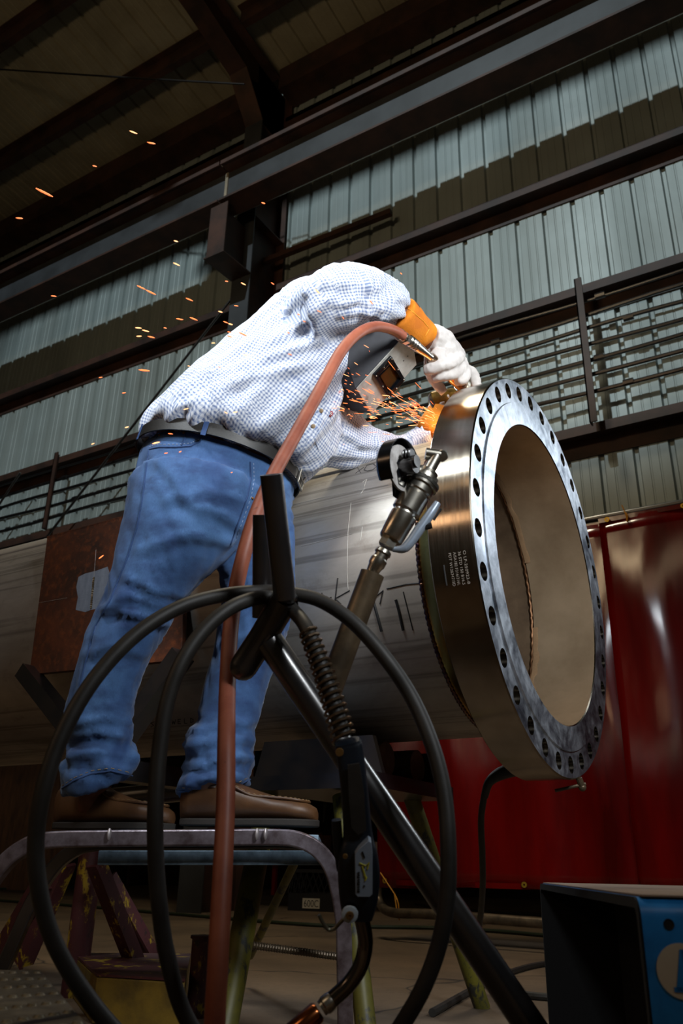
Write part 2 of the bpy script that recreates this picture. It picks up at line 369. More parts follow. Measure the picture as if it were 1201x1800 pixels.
g = G(); g.span((-15, 6.13, 8.04), (2.3, 6.28, 8.22)); tag(g.build('cable_tray', M_steel), 'dark cable tray behind the crane girder', 'tray')
# column brace and struts beside the column
g = G(); g.beam((CX+.02, 6.7, 7.48), (-3.6, 6.8, 7.55), .07, .07); tag(g.build('brace_angle', M_steel), 'short brown brace angle running right from the column at shoulder height of the worker', 'brace')
for a, b, lab in (((CX-.16, 6.62, 7.25), (-9.3, 6.62, 3.6), 'thin black diagonal rod crossing the left wall bay'), ((-9.4, 6.62, 5.4), (-10.3, 6.62, 4.3), 'thin diagonal rod at the far left of the wall bay')):
    g = G(); g.tube([a, b], .016, 8); tag(g.build('brace_rod', M_black), lab, 'rod')
pz = PX(330, 80, -9)
g = G(); g.tube([PY(0, 122, 4.6), PY(250, 138, 4.9), PY(430, 148, 5.3)], .012, 8, sm=4); tag(g.build('roof_rod', M_black), 'thin black sag rod strung across under the left roof bay', 'rod')
# conduit racks
names = ('topmost', 'second from the top', 'third from the top', 'fourth from the top', 'fifth from the top', 'sixth from the top', 'lowest')
for side, x0, x1, zt, zb, n in (('right', CX+.2, 2.3, 5.42, 4.42, 7), ('left', -15, CX-.2, 5.36, 4.62, 5)):
    for i in range(n):
        z = zt+(zb-zt)*i/(n-1); g = G(); pts = [(x, 6.72+.01*sin(x*3+i), z+.012*sin(x*1.7+i*2)) for x in [x0+(x1-x0)*k/24 for k in range(25)]]
        g.tube(pts, .021 if i else .014, 8)
        for k in range(3):
            x = x0+(x1-x0)*((.17*i+.31*k+.2) % 1); g.tube([(x, 6.72, z), (x+.09, 6.72, z)], .032, 8)
        nm = names[i] if i < n-1 else 'lowest'
        tag(g.build('conduit_pipe', M_black), 'black conduit in the %s wall rack, %s of the row' % (side, nm), 'conduit', 'wall conduits in the %s rack' % side)
for x, z0, z1, lab in ((-1.5, 4.06, 5.62, 'dark vertical angle holding the conduits on the right wall'), (-8.7, 4.43, 5.55, 'dark vertical angle holding the conduits on the left wall')):
    g = G(); g.span((x-.035, 6.62, z0), (x+.035, 6.635, z1)); g.span((x-.035, 6.62, z0), (x-.022, 6.7, z1)); tag(g.build('rack_upright', M_steel), lab, 'upright', 'conduit rack uprights')

# the side bay beyond: the sheeting stops at a lintel and the floor runs on into a dark lean-to
g = G(); g.span((-26, 13.9, 0), (6, 14.1, 3.6)); struct(g.build('wall_lean_to', mat('dark_far_wall', '33271c', .8, 0, c2='1c1510', vscale=2)))
g = G(); g.span((-26, 7.1, 3.5), (6, 14.1, 3.6)); struct(g.build('ceiling_lean_to', MC['dark_far_wall']))
g = G(); g.span((-15, 6.93, 2.15), (2.4, 7.08, 2.36)); struct(g.build('trim_1', M_steel))
# ---------------------------------------------------------------- pipe, flange and their markings
CP = V((-.695, 2.297, 1.213)); PR = .457
pipe = thing('pipe_spool', (-3.2, CP.y, .756), 'huge grey steel pipe lying across the picture behind the worker, welded to the flange', 'pipe')
g = G(); n = 128
prof = [(-.907, PR), (-2.0, PR), (-6.5, PR), (-6.5, PR-.012), (-2, PR-.012), (-.907, PR-.012)]
g.rings([[V((x, CP.y+r*cos(2*pi*j/n), CP.z+r*sin(2*pi*j/n))) for j in range(n)] for x, r in prof], cap=False, loop=True)
for i_, f_ in enumerate(g.f):
    if i_//n in (3, 4): g.m[i_] = 1
g.build('pipe_barrel', M_pipe, pipe, mats=[mat('brown_pipe_bore', '7b6650', .5, .5, c2='5a4938', vscale=7, bump=.1)])
def oncyl(px, py, R=PR+.0008, c=CP):
    d = ray(px, py); o = CAM-c; a = d.y**2+d.z**2; b = 2*(o.y*d.y+o.z*d.z); cc = o.y**2+o.z**2-R*R
    q = b*b-4*a*cc
    if q < 0: q = 0
    return CAM+d*((-b-sqrt(q))/(2*a))
def strokes(name, lines, r, m, parent, R=PR+.0006, sub=6, flatt=.35):
    g = G()
    for ln in lines:
        pts = []
        for a, b in zip(ln[:-1], ln[1:]):
            for k in range(sub): pts.append(oncyl(a[0]+(b[0]-a[0])*k/sub, a[1]+(b[1]-a[1])*k/sub, R))
        pts.append(oncyl(*ln[-1], R)); g.tube(pts, r, 6)
    return g.build(name, m, parent)
M_ink = mat('marker_ink', '0d0c0c', .6, 0)
M_chalk = mat('pale_scratch', 'b8b4ae', .5, .2)
# hand-lettering and tally strokes
L = []
def gl(ch, x, y, s, sk=0):
    D = {'1': [[(0, 0), (0, 1)]], '2': [[(0, .2), (.4, 0), (.7, .3), (0, 1), (.7, 1)]], '5': [[(.7, 0), (.1, 0), (.05, .45), (.5, .4), (.7, .75), (0, 1)]], '-': [[(0, .5), (.5, .5)]], '3': [[(0, 0), (.6, .1), (.2, .45), (.65, .7), (0, 1)]],
         'D': [[(0, 0), (0, 1)], [(0, 0), (.6, .3), (.55, .75), (0, 1)]], 'I': [[(0, 0), (0, 1)]], 'S': [[(.7, 0), (0, .25), (.6, .7), (0, 1)]], 'W': [[(0, 0), (.2, 1), (.4, .3), (.6, 1), (.85, 0)]], 'E': [[(.6, 0), (0, 0), (0, 1), (.6, 1)], [(0, .5), (.5, .5)]],
         'L': [[(0, 0), (0, 1), (.6, 1)]], 'K': [[(0, 0), (0, 1)], [(.6, 0), (0, .5), (.6, 1)]], '0': [[(.3, 0), (0, .4), (.3, 1), (.7, .6), (.3, 0)]], 'X': [[(0, 0), (.7, 1)], [(.7, 0), (0, 1)]], '7': [[(0, 0), (.7, 0), (.3, 1)]]}
    return [[(x+p[0]*s, y+p[1]*s+sk*p[0]*s) for p in l] for l in D.get(ch, [])]
for i, ch in enumerate('1325-2'): L += gl(ch, 226+i*9, 1238-i*.9, 10)
for i, ch in enumerate('DIS'): L += gl(ch, 245+i*10, 1270-i*.6, 9)
for i, ch in enumerate('WELD'): L += gl(ch, 302+i*11, 1265-i*.8, 8)
strokes('marker_writing', L, .0011, M_ink, pipe)
strokes('marker_tally', [[(594, 1016), (588, 1066)], [(615, 1038), (590, 1052), (600, 1062)], [(552, 1045), (560, 1042), (562, 1056)], [(566, 1042), (567, 1055)], [(572, 1054), (583, 1050)], [(657, 1052), (674, 1038)], [(673, 1040), (668, 1062)], [(680, 1035), (715, 1027), (738, 1025)], [(709, 1040), (726, 1108)]], .0016, M_ink, pipe)
strokes('marker_tally', [[(657, 1058), (671, 1110)], [(696, 1054), (701, 1072), (709, 1108)]], .0042, M_ink, pipe)
strokes('marker_writing', [[(640, 826), (645, 818), (656, 815), (662, 820), (655, 826), (646, 828), (640, 826)], [(629, 822), (634, 831)], [(625, 832), (640, 821)]], .0008, M_ink, pipe)
strokes('scratch_mark', [[(617, 884), (612, 930), (610, 1000), (612, 1036)], [(637, 926), (634, 950)], [(637, 848), (645, 842), (640, 856)], [(641, 858), (634, 868)], [(507, 889), (560, 876), (683, 852)], [(530, 960), (620, 938)]], .0007, M_chalk, pipe)
# longitudinal weld seam band along upper side
g = G(); a = radians(138)
for aa in (138,):
    a = radians(aa); pts = [V((-.99-k*.12, CP.y+(PR+.0)*cos(a)*1.0, CP.z+(PR)*sin(a))) for k in range(46)]
    g.tube(pts, .006, 8)
g.build('seam_weld', mat('seam', 'b5afa6', .4, .6), pipe)
# flange: one top-level thing
fl = thing('weld_neck_flange', (CP.x-.05, CP.y, CP.z-.584), 'large shiny machined steel ring flange with 32 bolt holes on the pipe end', 'flange')
RO, RF, RB, RH, BC = .584, .511, .440, .0235, .545; T = .118; NB = 32
g = G(); x1 = CP.x; x0 = CP.x-T
def circ(x, r, n, ph=0): return [V((x, CP.y+r*cos(2*pi*j/n+ph), CP.z+r*sin(2*pi*j/n+ph))) for j in range(n)]
NS = 8; nn = NB*NS   # points on big circles per sector
# rim: chamfer + cylinder + chamfer
g.rings([circ(x1, RO-.004, nn), circ(x1-.003, RO, nn), circ(x0+.003, RO, nn), circ(x0, RO-.003, nn)], cap=False)
def hole_plate(x, flip, ri, ro, mi):
    for b in range(NB):
        a0 = 2*pi*b/NB; a1 = 2*pi*(b+1)/NB; am = (a0+a1)/2
        hc = (CP.y+BC*cos(am), CP.z+BC*sin(am))
        outer = []
        for k in range(NS+1): a = a0+(a1-a0)*k/NS; outer.append((ro, a))
        for k in range(1, 6): outer.append((ro+(ri-ro)*k/6, a1))
        for k in range(NS+1): a = a1+(a0-a1)*k/NS; outer.append((ri, a))
        for k in range(1, 6): outer.append((ri+(ro-ri)*k/6, a0))
        pts = [V((x, CP.y+r*cos(a), CP.z+r*sin(a))) for r, a in outer]
        hp = []
        for p in pts:
            dy, dz = p.y-hc[0], p.z-hc[1]; l = sqrt(dy*dy+dz*dz); hp.append(V((x, hc[0]+RH*dy/l, hc[1]+RH*dz/l)))
        m = len(pts); g.add(pts+hp, [(i, (i+1) % m, m+(i+1) % m, m+i) for i in range(m)], mi)
        if not flip:
            hq = [V((x0, q.y, q.z)) for q in hp]; g.add(hp+hq, [(i, (i+1) % m, m+(i+1) % m, m+i) for i in range(m)], 0)
hole_plate(x1, False, RF, RO-.004, 1); hole_plate(x0, True, RF, RO-.003, 0)
g.rings([circ(x1, RF, nn), circ(x1+.005, RF-.0015, nn)], cap=False, mi=1)
rr = [circ(x1+.005, RF-.0015-(RF-.0015-RB-.003)*k/10, nn) for k in range(11)]; g.rings(rr, cap=False, mi=1)
g.rings([circ(x1+.005, RB+.003, nn), circ(x1+.002, RB, nn)], cap=False)
g.rings([circ(x1+.002, RB, nn), circ(x1-.1, RB, nn), circ(-.897, RB, nn)], cap=False, mi=2)
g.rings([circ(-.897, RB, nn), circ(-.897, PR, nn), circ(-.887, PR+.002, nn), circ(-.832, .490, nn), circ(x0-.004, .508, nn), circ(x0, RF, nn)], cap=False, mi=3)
bmfl = g.build('flange_ring', M_ring, fl, org=CP, mats=[M_face, mat('turned_bore', 'd0b696', .36, .7, c2='b39a7c', vscale=5), mat('hub_gold_reflection', 'c0984c', .24, 1, c2='966f30', vscale=4)], sharp=25)  # gold hub colour stands in for an amber lamp's reflection
# merge coincident verts for clean shading
bm = bmesh.new(); bm.from_mesh(bmfl.data); bmesh.ops.remove_doubles(bm, verts=bm.verts, dist=1e-5); bmesh.ops.recalc_face_normals(bm, faces=bm.faces); bm.to_mesh(bmfl.data); bm.free(); bmfl.data.set_sharp_from_angle(angle=radians(25))
# girth weld with torch-blued bead + inside root bead and ragged paper dam
def bead(x, R, r, n, m, name, lab, amp=.12, a0=0, a1=2*pi):
    g = G(); pts = []; rs = []
    for k in range(n+1):
        a = a0+(a1-a0)*k/n; pts.append(V((x+.0015*sin(k*1.3), CP.y+R*cos(a), CP.z+R*sin(a)))); rs.append(r*(1+amp*sin(k*1.9)*(.6+.4*sin(k*.13))))
    g.tube(pts, rs, 8); return g.build(name, m, fl, label=lab)
M_weld = mat('heat_tinted_weld', '8c6a46', .25, 1, c2='4b3550', vscale=40, bump=.3, bscale=120)
bead(-.902, PR-.0015, .0055, 900, M_weld, 'weld_bead', 'heat-tinted bronze weld bead')
bead(-.905, PR-.013, .006, 400, mat('root_bead', '6c4c33', .4, .8), 'weld_bead', 'brown inside root bead')
g = G(); rr = [[], [], []]; nP = 220
for k in range(nP+1):
    a = radians(25)+radians(330)*k/nP; e = .012*noise.noise(V((k*.25, 0, 3)))+.004*noise.noise(V((k*1.3, 2, 0)))
    for i, (x, r) in enumerate(((-.882+e, RB-.0015), (-.891, RB-.003), (-.900+e*.3, RB-.002))): rr[i].append(V((x, CP.y+r*cos(a), CP.z+r*sin(a))))
g.rings(rr, closed=False, cap=False); g.build('paper_dam', mat('tan_purge_paper', '86694a', .8, 0, bump=.4), fl, label='torn tan paper strip stuck around the inside seam')
for aa, nm in ((172, 'tack'), (222, 'tack'), (265, 'tack')):
    a = radians(aa); g = G(); c = V((-.912, CP.y+(RB-.006)*cos(a), CP.z+(RB-.006)*sin(a))); g.ball(c, .016, (1, 1, 1.2), 8); g.build('tack_weld', mat('tack', '3d3430', .35, .8), fl)
# stamped lettering on the rim (follows the rim curve)
ink = mat('stamp_white', '93897f', .5, 0)
lines = ['\u24c1 LF-250922-8', '36 STD 150 B16.5', 'A/SA182 F316/316L', 'PDT W126347/3D']
g = G()
p0 = oncyl(812, 968, RO+.0004); ang0 = atan2(p0.z-CP.z, p0.y-CP.y)
for li, body in enumerate(lines):
    body = body.replace('\u24c1', 'O')
    vs, fs = text_mesh(body, .0135)
    wd = max(v.x for v in vs); k_ = .080/wd
    out = []
    for v in vs:
        s = v.x*k_; a = ang0+s/RO; x = CP.x-.026-li*.0125+v.y*.75-.004
        out.append(V((x, CP.y+(RO+.0005)*cos(a), CP.z+(RO+.0005)*sin(a))))
    g.add(out, fs)
g.build('stamped_lettering', ink, fl, smooth=False)
g = G(); pts = []
for k in range(12): a = ang0+.045+.085*k/11; pts.append(V((CP.x-.083, CP.y+(RO+.0002)*cos(a), CP.z+(RO+.0002)*sin(a))))
g.tube(pts, .0022, 8); g.build('marker_bar', M_ink, fl)
# magnetic ground clamp under the ring and its threaded screw
t = thing('ground_clamp', P(1015, 1378, 2.32), 'small T-handled clamp screw hanging under the bottom edge of the flange', 'clamp')
c0 = P(1018, 1368, 2.33); c1 = P(1024, 1384, 2.33)
g = G(); g.tube([c0, c1], .009, 10); g.ball(c1, .011); g.build('screw', M_rustpipe, t)
g = G(); g.tube([P(976, 1390, 2.33), P(1030, 1378, 2.33)], .0045, 8); g.build('bar_handle', M_rustpipe, t)
# ---------------------------------------------------------------- the welder
def sec(x1, y1, x2, y2, D1, D2=None, k=1.0, tilt=None):
    a, b = P(x1, y1, D1), P(x2, y2, D1 if D2 is None else D2); return ((a+b)/2, (a-b)/2, k, tilt)
def loft(g, secs, n=28, sub=4, power=2.0):
    cs = cat([s[0] for s in secs], sub); us = cat([s[1] for s in secs], sub); ks = lerpl([s[2] for s in secs], sub); tl = lerpl([s[3] or 0 for s in secs], sub); rr = []; fr = []
    for i, c in enumerate(cs):
        d = (cs[min(i+1, len(cs)-1)]-cs[max(i-1, 0)]).normalized(); u = us[i]; v = d.cross(u)
        if tl[i] > 0:
            hv = V((0, 0, 1)).cross(u).normalized(); hv = -hv if hv.dot(v) < 0 else hv; v = v.normalized().lerp(hv, tl[i])
        v = v.normalized()*u.length*ks[i]
        ring = []
        for j in range(n):
            t = 2*pi*j/n; ca, sa = cos(t), sin(t); e = 2/power
            ring.append(c+u*math.copysign(abs(ca)**e, ca)+v*math.copysign(abs(sa)**e, sa))
        rr.append(ring); fr.append((c, u, v, d))
    g.rings(rr); return fr
def remesh(g, voxel, smooth=4):
    me = bpy.data.meshes.new('tmp'); me.from_pydata(g.v, [], g.f); o = bpy.data.objects.new('tmp', me); COL.objects.link(o)
    r = o.modifiers.new('r', 'REMESH'); r.mode = 'VOXEL'; r.voxel_size = voxel; r.adaptivity = 0
    me2 = bpy.data.meshes.new_from_object(o.evaluated_get(bpy.context.evaluated_depsgraph_get()))
    bpy.data.objects.remove(o)
    bm = bmesh.new(); bm.from_mesh(me2); bpy.data.meshes.remove(me2)
    for _ in range(smooth): bmesh.ops.smooth_vert(bm, verts=bm.verts, factor=.5, use_axis_x=True, use_axis_y=True, use_axis_z=True)
    bm.normal_update(); return bm
def finish(bm, name, m, parent, disp=None, frames=None, uvscale=1.0, label=None):
    """displace along normals by disp(co, limb, s, ang); write cloth uv from the nearest limb axis"""
    bm.verts.ensure_lookup_table(); bm.normal_update(); info = []
    if frames:
        acc = []
        for fr in frames:
            a = [0]
            for p, q in zip(fr[:-1], fr[1:]): a.append(a[-1]+(q[0]-p[0]).length)
            acc.append(a)
        for v in bm.verts:
            best = None
            for li, fr in enumerate(frames):
                for i, (c, u, w_, d) in enumerate(fr):
                    r = v.co-c; al = abs(r.dot(d)); q = sqrt((r.dot(u)/u.length_squared)**2+(r.dot(w_)/w_.length_squared)**2)+al*14
                    if best is None or q < best[0]: best = (q, li, i)
            _, li, i = best; c, u, w_, d = frames[li][i]; r = v.co-c
            s = acc[li][i]+r.dot(d); ang = atan2(r.dot(w_)/w_.length, r.dot(u)/u.length); info.append((li, s, ang, u.length, acc[li][-1]))
    if disp:
        nn_ = [v.normal.copy() for v in bm.verts]; cc = [v.co.copy() for v in bm.verts]
        for v, n_, c, inf in zip(bm.verts, nn_, cc, info or [None]*len(nn_)): v.co = c+n_*disp(c, inf, n_)
    if frames:
        uvl = bm.loops.layers.uv.new('cloth')
        for f in bm.faces:
            ref = info[f.loops[0].vert.index]
            for l in f.loops:
                li, s, ang, rad, tot = info[l.vert.index]
                if ang-ref[2] > pi: ang -= 2*pi
                if ang-ref[2] < -pi: ang += 2*pi
                if li != ref[0]: s, ang, rad = ref[1], ref[2], ref[3]
                l[uvl].uv = (s*uvscale, ang*.19*uvscale if li == 0 else ang*.085*uvscale)
    org = ORG[parent.name]
    for v in bm.verts: v.co -= org
    for f in bm.faces: f.smooth = True
    me = bpy.data.meshes.new(name); bm.to_mesh(me); bm.free(); me.materials.append(m)
    o = bpy.data.objects.new(name, me); COL.objects.link(o); o.parent = parent; ORG[o.name] = org
    if label: o['label'] = label
    return o
def ridged(v): return 1-abs(noise.noise(v))*2.2
def fbm(v, o=3):
    s = 0; a = 1
    for _ in range(o): s += a*noise.noise(v); v = v*2.03; a *= .5
    return s
man = thing('person', (-1.65, 1.72, .495), 'person in checked shirt, blue jeans, gloves and welding hood leaning over the pipe to grind', 'person')
# section tables measured on the figure
torso = [sec(252, 768, 520, 856, 2.36, 2.42, .74, 1), sec(248, 752, 522, 846, 2.36, 2.42, .80, 1), sec(268, 716, 546, 838, 2.37, 2.42, .82, .6), sec(325, 662, 578, 806, 2.38, 2.44, .85), sec(392, 604, 592, 770, 2.39, 2.45, .95),
         sec(455, 548, 592, 725, 2.40, 2.47, 1.15), sec(515, 502, 594, 668, 2.40, 2.48, 1.3), sec(558, 490, 592, 620, 2.42, 2.48, 1.2)]
armR = [sec(530, 500, 560, 605, 2.25, 2.25, .9), sec(585, 465, 600, 582, 2.24, 2.25, .95), sec(638, 472, 645, 575, 2.30, 2.31, .95), sec(688, 493, 668, 576, 2.37, 2.38, .95), sec(717, 518, 680, 568, 2.40, 2.41, .95)]
armL = [sec(560, 640, 520, 800, 2.50, 2.46, .7), sec(596, 692, 550, 815, 2.52, 2.48, .8), sec(630, 733, 600, 824, 2.55, 2.52, .8), sec(668, 757, 650, 817, 2.58, 2.56, .8), sec(704, 768, 697, 803, 2.61, 2.60, .85), sec(735, 752, 737, 792, 2.635, 2.635, .9), sec(752, 750, 758, 786, 2.65, 2.65, .9)]
M_skin = mat('skin', '6b4029', .5, 0, c2='5a3422', vscale=12)
M_skin.node_tree.nodes['Principled BSDF'].inputs['Subsurface Weight'].default_value = .08

def gingham():
    n = N('checked_shirt_cloth'); uv = n.new('ShaderNodeTexCoord'); sp = n.new('ShaderNodeSeparateXYZ'); n.l(uv.outputs['UV'], sp.inputs[0])
    def band(o): return n.math('GREATER_THAN', n.math('FRACT', n.math('MULTIPLY', o, 1/.0088)), .52)
    a, b = band(sp.outputs[0]), band(sp.outputs[1]); s = n.math('MULTIPLY', n.math('ADD', a, b), .5)
    c = n.ramp(s, [(0, hexc('dfe2e8')), (.5, hexc('b6bed0')), (1, hexc('6f80a6'))])
    wv = n.noise(900, 2)
    n.set(Base_Color=n.mix(n.math('MULTIPLY', wv, .12), c, hexc('8790a4')), Roughness=.85, Sheen_Weight=.15); n.bump(wv, .15, .0006); return n.m
M_shirt = gingham()
g = G(); fr = [loft(g, torso), loft(g, armR), loft(g, armL)]
g.ball(P(560, 560, 2.36), .12, (1, 1, 1), 12)
# shirt tail hanging in front of the thigh
bmS = remesh(g, .0105, 5)
def proj(p): r = p-CAM; z = r.dot(fw); return 600.5+F*r.dot(rt)/z, 900-F*r.dot(up)/z, z
CR_S = [(p, a, s) for p, a, s in (([(455, 612), (500, 590), (545, 558), (585, 520)], .009, 9), ([(440, 645), (480, 625), (520, 612), (565, 600)], .010, 8), ([(380, 685), (430, 662), (500, 648), (560, 640)], .009, 11),
  ([(338, 748), (346, 722), (356, 700)], .010, 7), ([(296, 740), (318, 714), (352, 700)], .010, 7), ([(520, 812), (545, 765), (575, 705)], .009, 9), ([(470, 770), (512, 722), (562, 685)], .009, 10), ([(330, 690), (400, 628), (470, 572), (520, 525), (570, 492)], .007, 8), ([(420, 800), (470, 740), (540, 660)], .008, 12), ([(400, 740), (450, 690), (540, 630)], .007, 11),
  ([(600, 760), (640, 782), (690, 790)], .007, 6), ([(588, 800), (640, 802), (690, 795)], .007, 6), ([(660, 762), (672, 800)], .006, 5), ([(705, 770), (700, 802)], .006, 4), ([(724, 756), (722, 795)], .006, 4), ([(640, 480), (652, 520), (642, 560)], .009, 7), ([(665, 490), (672, 530), (662, 570)], .008, 5), ([(690, 500), (688, 535), (678, 562)], .007, 4), ([(598, 556), (640, 546), (675, 560)], .008, 5), ([(590, 538), (630, 530), (672, 542)], .008, 5), ([(575, 500), (620, 498), (660, 505)], .006, 8), ([(250, 775), (262, 740), (290, 712)], .008, 7))]
CR_J = [(p, a, s) for p, a, s in (([(172, 1082), (225, 1046), (292, 1062)], .008, 9), ([(180, 1068), (240, 1080), (292, 1098)], .009, 7), ([(225, 1015), (270, 1038), (325, 1046)], .008, 8), ([(330, 885), (385, 900), (432, 932)], .008, 10), ([(290, 880), (360, 866), (432, 880)], .006, 9), ([(250, 965), (330, 940), (405, 952)], .007, 10),
  ([(112, 1302), (170, 1284), (234, 1298)], .009, 8), ([(120, 1334), (180, 1320), (242, 1332)], .009, 7), ([(126, 1272), (180, 1262), (238, 1268)], .008, 7), ([(325, 1312), (380, 1298), (448, 1300)], .009, 8), ([(322, 1340), (380, 1342), (446, 1332)], .008, 7), ([(340, 1284), (400, 1272), (458, 1268)], .008, 7), ([(262, 800), (300, 832), (330, 882)], .006, 8), ([(372, 1140), (420, 1120), (490, 1110)], .008, 9), ([(395, 1050), (450, 1030), (512, 1040)], .008, 9), ([(150, 1150), (200, 1135), (255, 1150)], .006, 9))]
def crease(c, L_):
    """cloth folds: a ridge with a hollow beside it along each measured fold line, on the side the photographer stands"""
    x, y, z = proj(c); h = 0
    for pts, a, s in L_:
        best = None; n = len(pts)-1
        for i in range(n):
            ax, ay = pts[i]; bx, by = pts[i+1]; dx, dy = bx-ax, by-ay; l2 = dx*dx+dy*dy; t = max(0, min(1, ((x-ax)*dx+(y-ay)*dy)/l2)); ex, ey = x-ax-t*dx, y-ay-t*dy; dd = math.hypot(ex, ey)
            if best is None or dd < best[0]: best = (dd, (dx*ey-dy*ex > 0), (i+t)/n)
        dd, sg, tt = best
        if dd > 5*s: continue
        d = dd if sg else -dd; w_ = sin(pi*min(1, max(0, .12+.76*tt)))**.7 if dd < 5*s else 0
        h += a*w_*(math.exp(-(d/s)**2)-.75*math.exp(-((d-1.9*s)/(1.1*s))**2))
    return h
def d_shirt(c, inf, n_):
    li, s, ang, r, tot = inf
    if li == 0:
        q = V((s*2.3+ang*.7, ang*2.0-s*2.5, 1.7)); h = .011*ridged(q*1.0)+.005*ridged(q*2.3+V((3, 1, 0)))
        e = max(0, 1-abs(s-.05)/.16); h += e*.006*sin(ang*13+2*noise.noise(V((ang*2, s*8, 0))))
        return h-.004+(crease(c, CR_S)*min(1, max(0, n_.dot((CAM-c).normalized())*2.5)))
    q = V((s*9+ang*1.2, ang*1.1+s*1.5, li*5)); e = .6+.8*min(1, s/(tot*.8)); return e*(.0075*ridged(q)+.003*ridged(q*2.1))-.003+(crease(c, CR_S)*min(1, max(0, n_.dot((CAM-c).normalized())*2.5)))
shirt = finish(bmS, 'shirt', M_shirt, man, d_shirt, fr)
# body inside the clothes: one continuous figure
def shrink(secs, k): return [(c, u*k, kk, t) for c, u, kk, t in secs]
legR = [sec(228, 838, 470, 905, 2.26, 2.33, .82), sec(224, 880, 452, 925, 2.23, 2.29, .82), sec(206, 965, 395, 985, 2.20, 2.25, .88), sec(185, 1050, 322, 1052, 2.18, 2.2, .95), sec(158, 1100, 290, 1108, 2.17, 2.19, .95), sec(136, 1175, 256, 1170, 2.16, 2.17, .95), sec(115, 1262, 234, 1236, 2.15, 2.16, .95), sec(124, 1310, 230, 1297, 2.15, 2.15, .95), sec(110, 1348, 240, 1330, 2.14, 2.15, .95), sec(109, 1398, 232, 1366, 2.14, 2.14, .95)]
legL = [sec(330, 880, 508, 880, 2.42, 2.42, .7), sec(370, 925, 516, 925, 2.39, 2.39, .75), sec(385, 1000, 517, 1000, 2.33, 2.33, .85), sec(392, 1060, 512, 1060, 2.31, 2.31, .9), sec(380, 1130, 498, 1130, 2.29, 2.29, .92), sec(360, 1200, 472, 1198, 2.27, 2.27, .92), sec(348, 1268, 454, 1262, 2.24, 2.24, .95), sec(325, 1306, 442, 1312, 2.21, 2.21, .95), sec(326, 1350, 440, 1345, 2.20, 2.20, .95), sec(309, 1400, 440, 1378, 2.17, 2.17, .95)]
hips = [sec(254, 776, 517, 858, 2.36, 2.42, .74, 1), sec(242, 806, 513, 884, 2.34, 2.42, .78, .8), sec(230, 850, 505, 915, 2.33, 2.42, .80), sec(235, 890, 492, 935, 2.34, 2.42, .7)]
head = P(628, 640, 2.52); nk = P(578, 640, 2.50)
g = G()
for t, k in ((torso, .86), (armR, .72), (armL[1:], .72), (hips, .93), (legR, .86), (legL, .86)): loft(g, shrink(t, k))
g.tube([P(560, 640, 2.46), nk, P(605, 640, 2.5)], [.085, .066, .066], 20)
hd = (P(700, 665, 2.56)-P(590, 622, 2.5)).normalized(); fc = (P(690, 720, 2.56)-P(628, 640, 2.52)).normalized()
side = hd.cross(fc).normalized(); fc = side.cross(hd).normalized()
g.ball(head, .088, (1.22, .98, .84), 14, (hd, fc, side)); g.ball(head-hd*.045+fc*.045, .055, (1, .9, .9), 10, (hd, fc, side))
g.ball(head-hd*.01+fc*.098, .014, (1.5, 1, .8), 8, (hd, fc, side)); g.ball(head+side*.082, .028, (1.1, .7, .3), 8, (hd, fc, side)); g.ball(head-side*.082, .028, (1.1, .7, .3), 8, (hd, fc, side))
g.tube([P(712, 545, 2.41), P(750, 600, 2.5), P(790, 640, 2.58)], [.045, .032, .03], 14); g.tube([P(755, 768, 2.67), P(765, 740, 2.68)], [.035, .03], 14)
g.tube([P(170, 1370, 2.17), P(150, 1415, 2.2), P(240, 1440, 2.17)], [.045, .03, .018], 14); g.tube([P(378, 1375, 2.17), P(370, 1418, 2.15), P(480, 1440, 2.1)], [.045, .032, .018], 14)
bmB = remesh(g, .012, 3)
body = finish(bmB, 'body', M_skin, man)
# jeans
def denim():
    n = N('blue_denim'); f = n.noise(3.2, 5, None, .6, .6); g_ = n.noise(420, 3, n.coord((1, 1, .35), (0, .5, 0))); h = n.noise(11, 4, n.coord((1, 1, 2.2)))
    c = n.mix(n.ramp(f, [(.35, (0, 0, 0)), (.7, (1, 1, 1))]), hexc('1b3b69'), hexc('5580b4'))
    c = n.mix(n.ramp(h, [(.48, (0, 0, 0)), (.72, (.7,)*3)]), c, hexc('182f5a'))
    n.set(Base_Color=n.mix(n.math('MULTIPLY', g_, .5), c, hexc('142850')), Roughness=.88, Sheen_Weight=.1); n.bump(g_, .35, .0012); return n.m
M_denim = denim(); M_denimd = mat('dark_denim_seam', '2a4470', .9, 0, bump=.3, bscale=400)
g = G(); frj = [loft(g, hips), loft(g, legR), loft(g, legL)]
bmJ = remesh(g, .011, 4)
def d_jean(c, inf, n_):
    li, s, ang, r, tot = inf; h = .004*ridged(V((s*5+ang*.9, ang*1.3, li)))
    if li:
        t = s/tot; z = .495; low = max(0, (t-.72)/.28); kn = max(0, 1-abs(t-.42)/.16)
        h += low*(.011*sin(s*88+2.2*sin(ang+li)+3*noise.noise(V((ang, s*4, li))))+.004*ridged(V((s*30, ang*2, 1))))*(1 if t < .955 else .2)
        h += kn*.007*ridged(V((s*16+ang*2.2, ang*1.5-s*4, li+3)))
        h += .0035*ridged(V((s*20+ang*2.5, ang*2, li+7)))
        top = max(0, 1-t/.25); h += top*.006*ridged(V((s*9-ang*2.5, ang*2, 9)))
    return h-.002+(crease(c, CR_J)*min(1, max(0, n_.dot((CAM-c).normalized())*2.5)))
jeans = finish(bmJ, 'jeans', M_denim, man, d_jean, frj)
